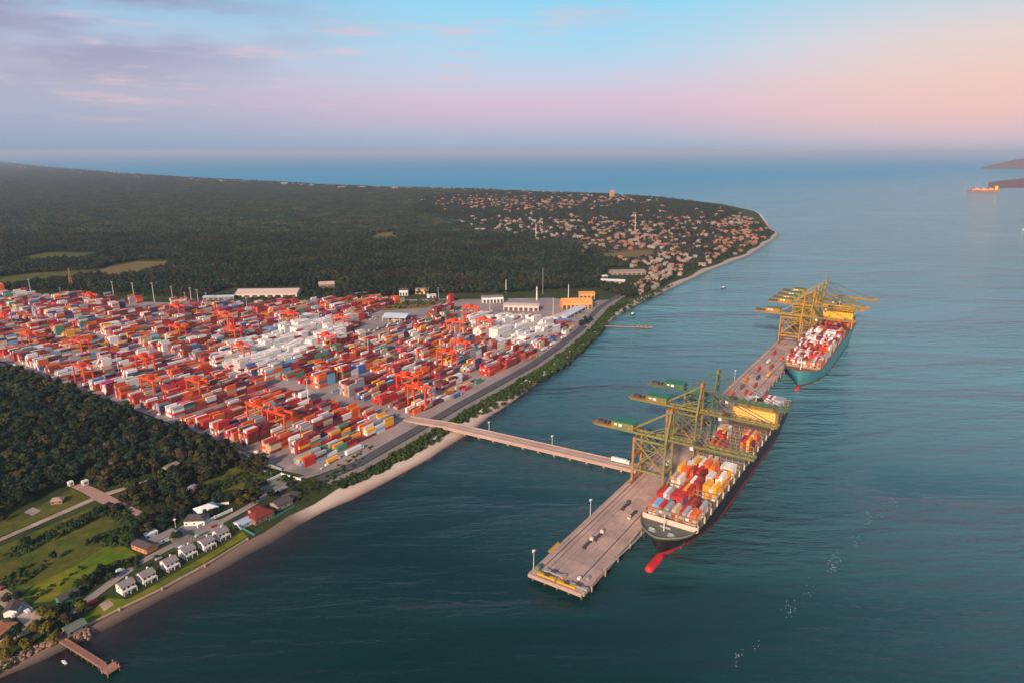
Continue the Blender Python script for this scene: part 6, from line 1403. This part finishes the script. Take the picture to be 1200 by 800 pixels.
car(zr(2, 690), RZ + .6, M_CARR, 'red car at the left edge beside the village road'); car(zr(145, 597), RZ - .8, M_CARR, 'red car parked by the plaza road in the trees')
car(zr(110, 706), RZ, M_CARR, 'long red van beside the lawn near the first white house', True); car(zr(160, 664), RZ, M_CARK, 'black car on the street opposite the white houses')
car(zr(186, 655), RZ, M_CARS, 'silver car parked outside the third white house'); car(zr(213, 641), RZ, M_CARW, 'white car parked outside the fourth white house'); car(zr(232, 628), RZ, M_CARS, 'silver car on the street near the sandy yard')
car(zr(16, 712), RZ + .8, M_CARK, 'black car by the dark roofed white house'); car(zr(206, 628), RZ + 1, M_CARW, 'white car standing in the sandy yard'); car(zr(250, 617), RZ, M_CARR, 'red car on the street near the canopy house')
car(zr(384, 545), RZ, M_CARW, 'white van on the road at the yard corner, rear one', True); car(zr(378, 549), RZ, M_CARS, 'silver car on the road at the yard corner, front one')
for i, (px, py) in enumerate([(17, 428), (24, 431), (41, 437), (62, 442), (186, 486), (234, 507), (300, 530)]): car(zr(px, py), RZ + 1.57, [M_CARW, M_CARS][i % 2], f"{['white', 'silver'][i % 2]} pickup on the road under the woodland fence, {ordw(i + 1)} from the left edge", i % 2 == 0)
c_i = 0
for px0, px1, py, n in ((392, 430, 362, 14), (520, 556, 362, 12), (426, 446, 372, 7)):
    for q in range(n):
        c_i += 1; p = G(px0 + (px1 - px0) * q / n, py + (q % 2) * 3, LAND + .2); car(p, RZ + (q % 2) * .1, [M_CARW, M_CARS, M_CARK, M_CARW][q % 4], f"{['white', 'silver', 'black', 'white'][q % 4]} car in the truck park by the forest, {ordw(q + 1)} from left of the {'left' if py == 362 and px0 < 500 else 'right' if py == 362 else 'front'} row")

# ------------------------------------------------------------------ boats, island, anchored ship, foam
def boat(px, py, L_, lab, hullm, rz):
    t = thing('small_boat', lab, 'boat', G(px, py, 0), rz); st = [(-L_ / 2, .8), (-L_ * .2, 1), (L_ * .2, .85), (L_ * .42, .4), (L_ / 2, .03)]; w = L_ * .16; V = []
    for x, k in st: V += [(x, -k * w, L_ * .12), (x, -k * w * .6, -.2), (x, k * w * .6, -.2), (x, k * w, L_ * .12)]
    F = [(i * 4 + a, i * 4 + 4 + a, i * 4 + 5 + a, i * 4 + 1 + a) for i in range(4) for a in range(3)] + [(i * 4, i * 4 + 3, i * 4 + 7, i * 4 + 4) for i in range(4)] + [(0, 1, 2, 3)]
    MB().add(V, F).build('hull', hullm, t); MB().box(-L_ * .3, L_ * .05, -w * .6, w * .6, L_ * .12, L_ * .3).build('cabin', M_WHITE, t)
boat(848, 338, 13, 'dark small boat moored off the headland', M_BLACK, .4); boat(1199, 270, 16, 'white small boat at the right edge of the channel', M_WHITE, .8); boat(742, 369, 15, 'dark fishing boat drawn up at the beach end near the orange office', M_BLACK, 1.0); boat(75, 776, 5, 'small white dinghy in the shallows left of the jetty', M_WHITE, 2.6)
an = thing('bulk_carrier', 'cargo ship anchored off the island with sunlit orange deck cargo', 'ship', G(1151, 225, 0), RZ + 1.9)
hl = MB(); V = []; st = [(-95, .75), (-80, 1), (60, 1), (82, .6), (96, .05)]
for x, k in st: V += [(x, -16 * k, 13), (x, -15 * k, -1), (x, 15 * k, -1), (x, 16 * k, 13)]
hl.add(V, [(i * 4 + a, i * 4 + 4 + a, i * 4 + 5 + a, i * 4 + 1 + a) for i in range(4) for a in range(3)] + [(i * 4, i * 4 + 3, i * 4 + 7, i * 4 + 4) for i in range(4)] + [(0, 1, 2, 3)]); hl.build('hull', mat('rust_hull', (.34, .12, .06, 1), .7, .2, .05), an)
MB().box(-90, -72, -15, 15, 13, 42).build('superstructure', M_HOUSE2, an)
dc = MB()
for k in range(9): dc.box(-66 + k * 15, -53 + k * 15, -14, 14, 13, 24 + 5 * math.sin(k * 2.1))
dc.build('hatch_cover', mat('orange_deck', (.72, .36, .16, 1), .7, .25, .1), an)
def island(name, px0, px1, py, hpx, zmax, lab):
    pts = []; n = 40; mb = MB(); V = []; r = random.Random(py)
    for i in range(n + 1):
        t = i / n; px = px0 + (px1 - px0) * t; c = G(px, py, 0); dv = Vector((c.x, c.y, 0)).normalized(); h = zmax * hpx(t) * r.uniform(.93, 1.05); wd = 500 + 900 * hpx(t)
        for q, hh in ((-.12, -3), (0, 6), (.25, .55 * h + 5), (.55, .9 * h + 5), (.8, h + 5), (1.4, .6 * h), (2.2, -3)): V.append(tuple(c + dv * wd * q + Vector((0, 0, hh * r.uniform(.95, 1.05)))))
    F = [(i * 7 + k, (i + 1) * 7 + k, (i + 1) * 7 + k + 1, i * 7 + k + 1) for i in range(n) for k in range(6)]; mb.add(V, F); o = mb.build(name, mat('wooded_hill', (.17, .078, .055, 1), .95, .4, .008, coord='World'), None); structure(o)
    for p in o.data.polygons: p.use_smooth = True
island('hills', 1150, 1330, 198, lambda t: max(.01, math.sin(min(1, t * 1.5 + .02) * math.pi / 2) ** 1.0 * (1 if t < .7 else 1 - (t - .7) * .6)), 265, '')
island('low_island_hills', 1158, 1330, 220, lambda t: .2 + .8 * min(1, t * 3), 26, '')
M_FOAM = mat('foam', (.30, .38, .39, 1), .8, .1, 1.0)
fo = MB(); fr2 = random.Random(17)
for cx, cy, n, sp_ in ((868, 768, 9, 5), (886, 755, 6, 4), (924, 712, 22, 7), (950, 690, 8, 9), (976, 664, 26, 7), (980, 650, 14, 6), (1000, 636, 10, 8), (1017, 606, 18, 6), (1030, 596, 9, 8), (1046, 586, 12, 8), (862, 775, 5, 4)):
    for _ in range(n):
        p = G(fr2.gauss(cx, sp_ * .5), fr2.gauss(cy, sp_ * .7), .12); L_, w_, a = fr2.uniform(.2, .85), fr2.uniform(.08, .22), fr2.uniform(0, 3.1); k = 9
        fo.prism([(p.x + math.cos(q * 6.283 / k) * L_ * fr2.uniform(.6, 1.2) * math.cos(a) - math.sin(q * 6.283 / k) * w_ * math.sin(a), p.y + math.cos(q * 6.283 / k) * L_ * fr2.uniform(.6, 1.2) * math.sin(a) + math.sin(q * 6.283 / k) * w_ * math.cos(a)) for q in range(k)], .08, .16)
for i in range(len(shore) - 1):
    a, b = AB(*shore[i])
    if not (50 < a < 1500): continue
    for _ in range(3):
        if fr2.random() < .45: continue
        q = shore[i].lerp(shore[i + 1], fr2.random()); t = (shore[i + 1] - shore[i]).normalized(); nrm = Vector((-t.y, t.x)); q = q - nrm * fr2.uniform(.2, 2.4); L_, w_ = fr2.uniform(.8, 3.2), fr2.uniform(.08, .2)
        fo.prism([tuple(q + t * (L_ * math.cos(k_ * .785)) + nrm * (w_ * math.sin(k_ * .785) + .4 * fr2.uniform(-w_, w_))) for k_ in range(8)], .09, .14)
tag(fo.build('sea_foam', M_FOAM), 'broken line of white foam flecks drifting on the open water', 'foam', kind='stuff')

# ------------------------------------------------------------------ air
def haze():
    m = bpy.data.materials.new('sea_air'); m.use_nodes = True; nt = m.node_tree; nt.nodes.clear(); o = nt.nodes.new('ShaderNodeOutputMaterial'); v = nt.nodes.new('ShaderNodeVolumePrincipled')
    v.inputs['Color'].default_value = (.62, .75, .97, 1); v.inputs['Density'].default_value = HAZE_DENSITY; v.inputs['Anisotropy'].default_value = 0.0
    nt.links.new(v.outputs[0], o.inputs['Volume'])
    mb = MB().box(-FAR - 500, FAR + 500, -3500, FAR + 500, -6, 330); tag(mb.build('haze', m), kind='stuff')
HAZE_DENSITY = 3.8e-5
haze()
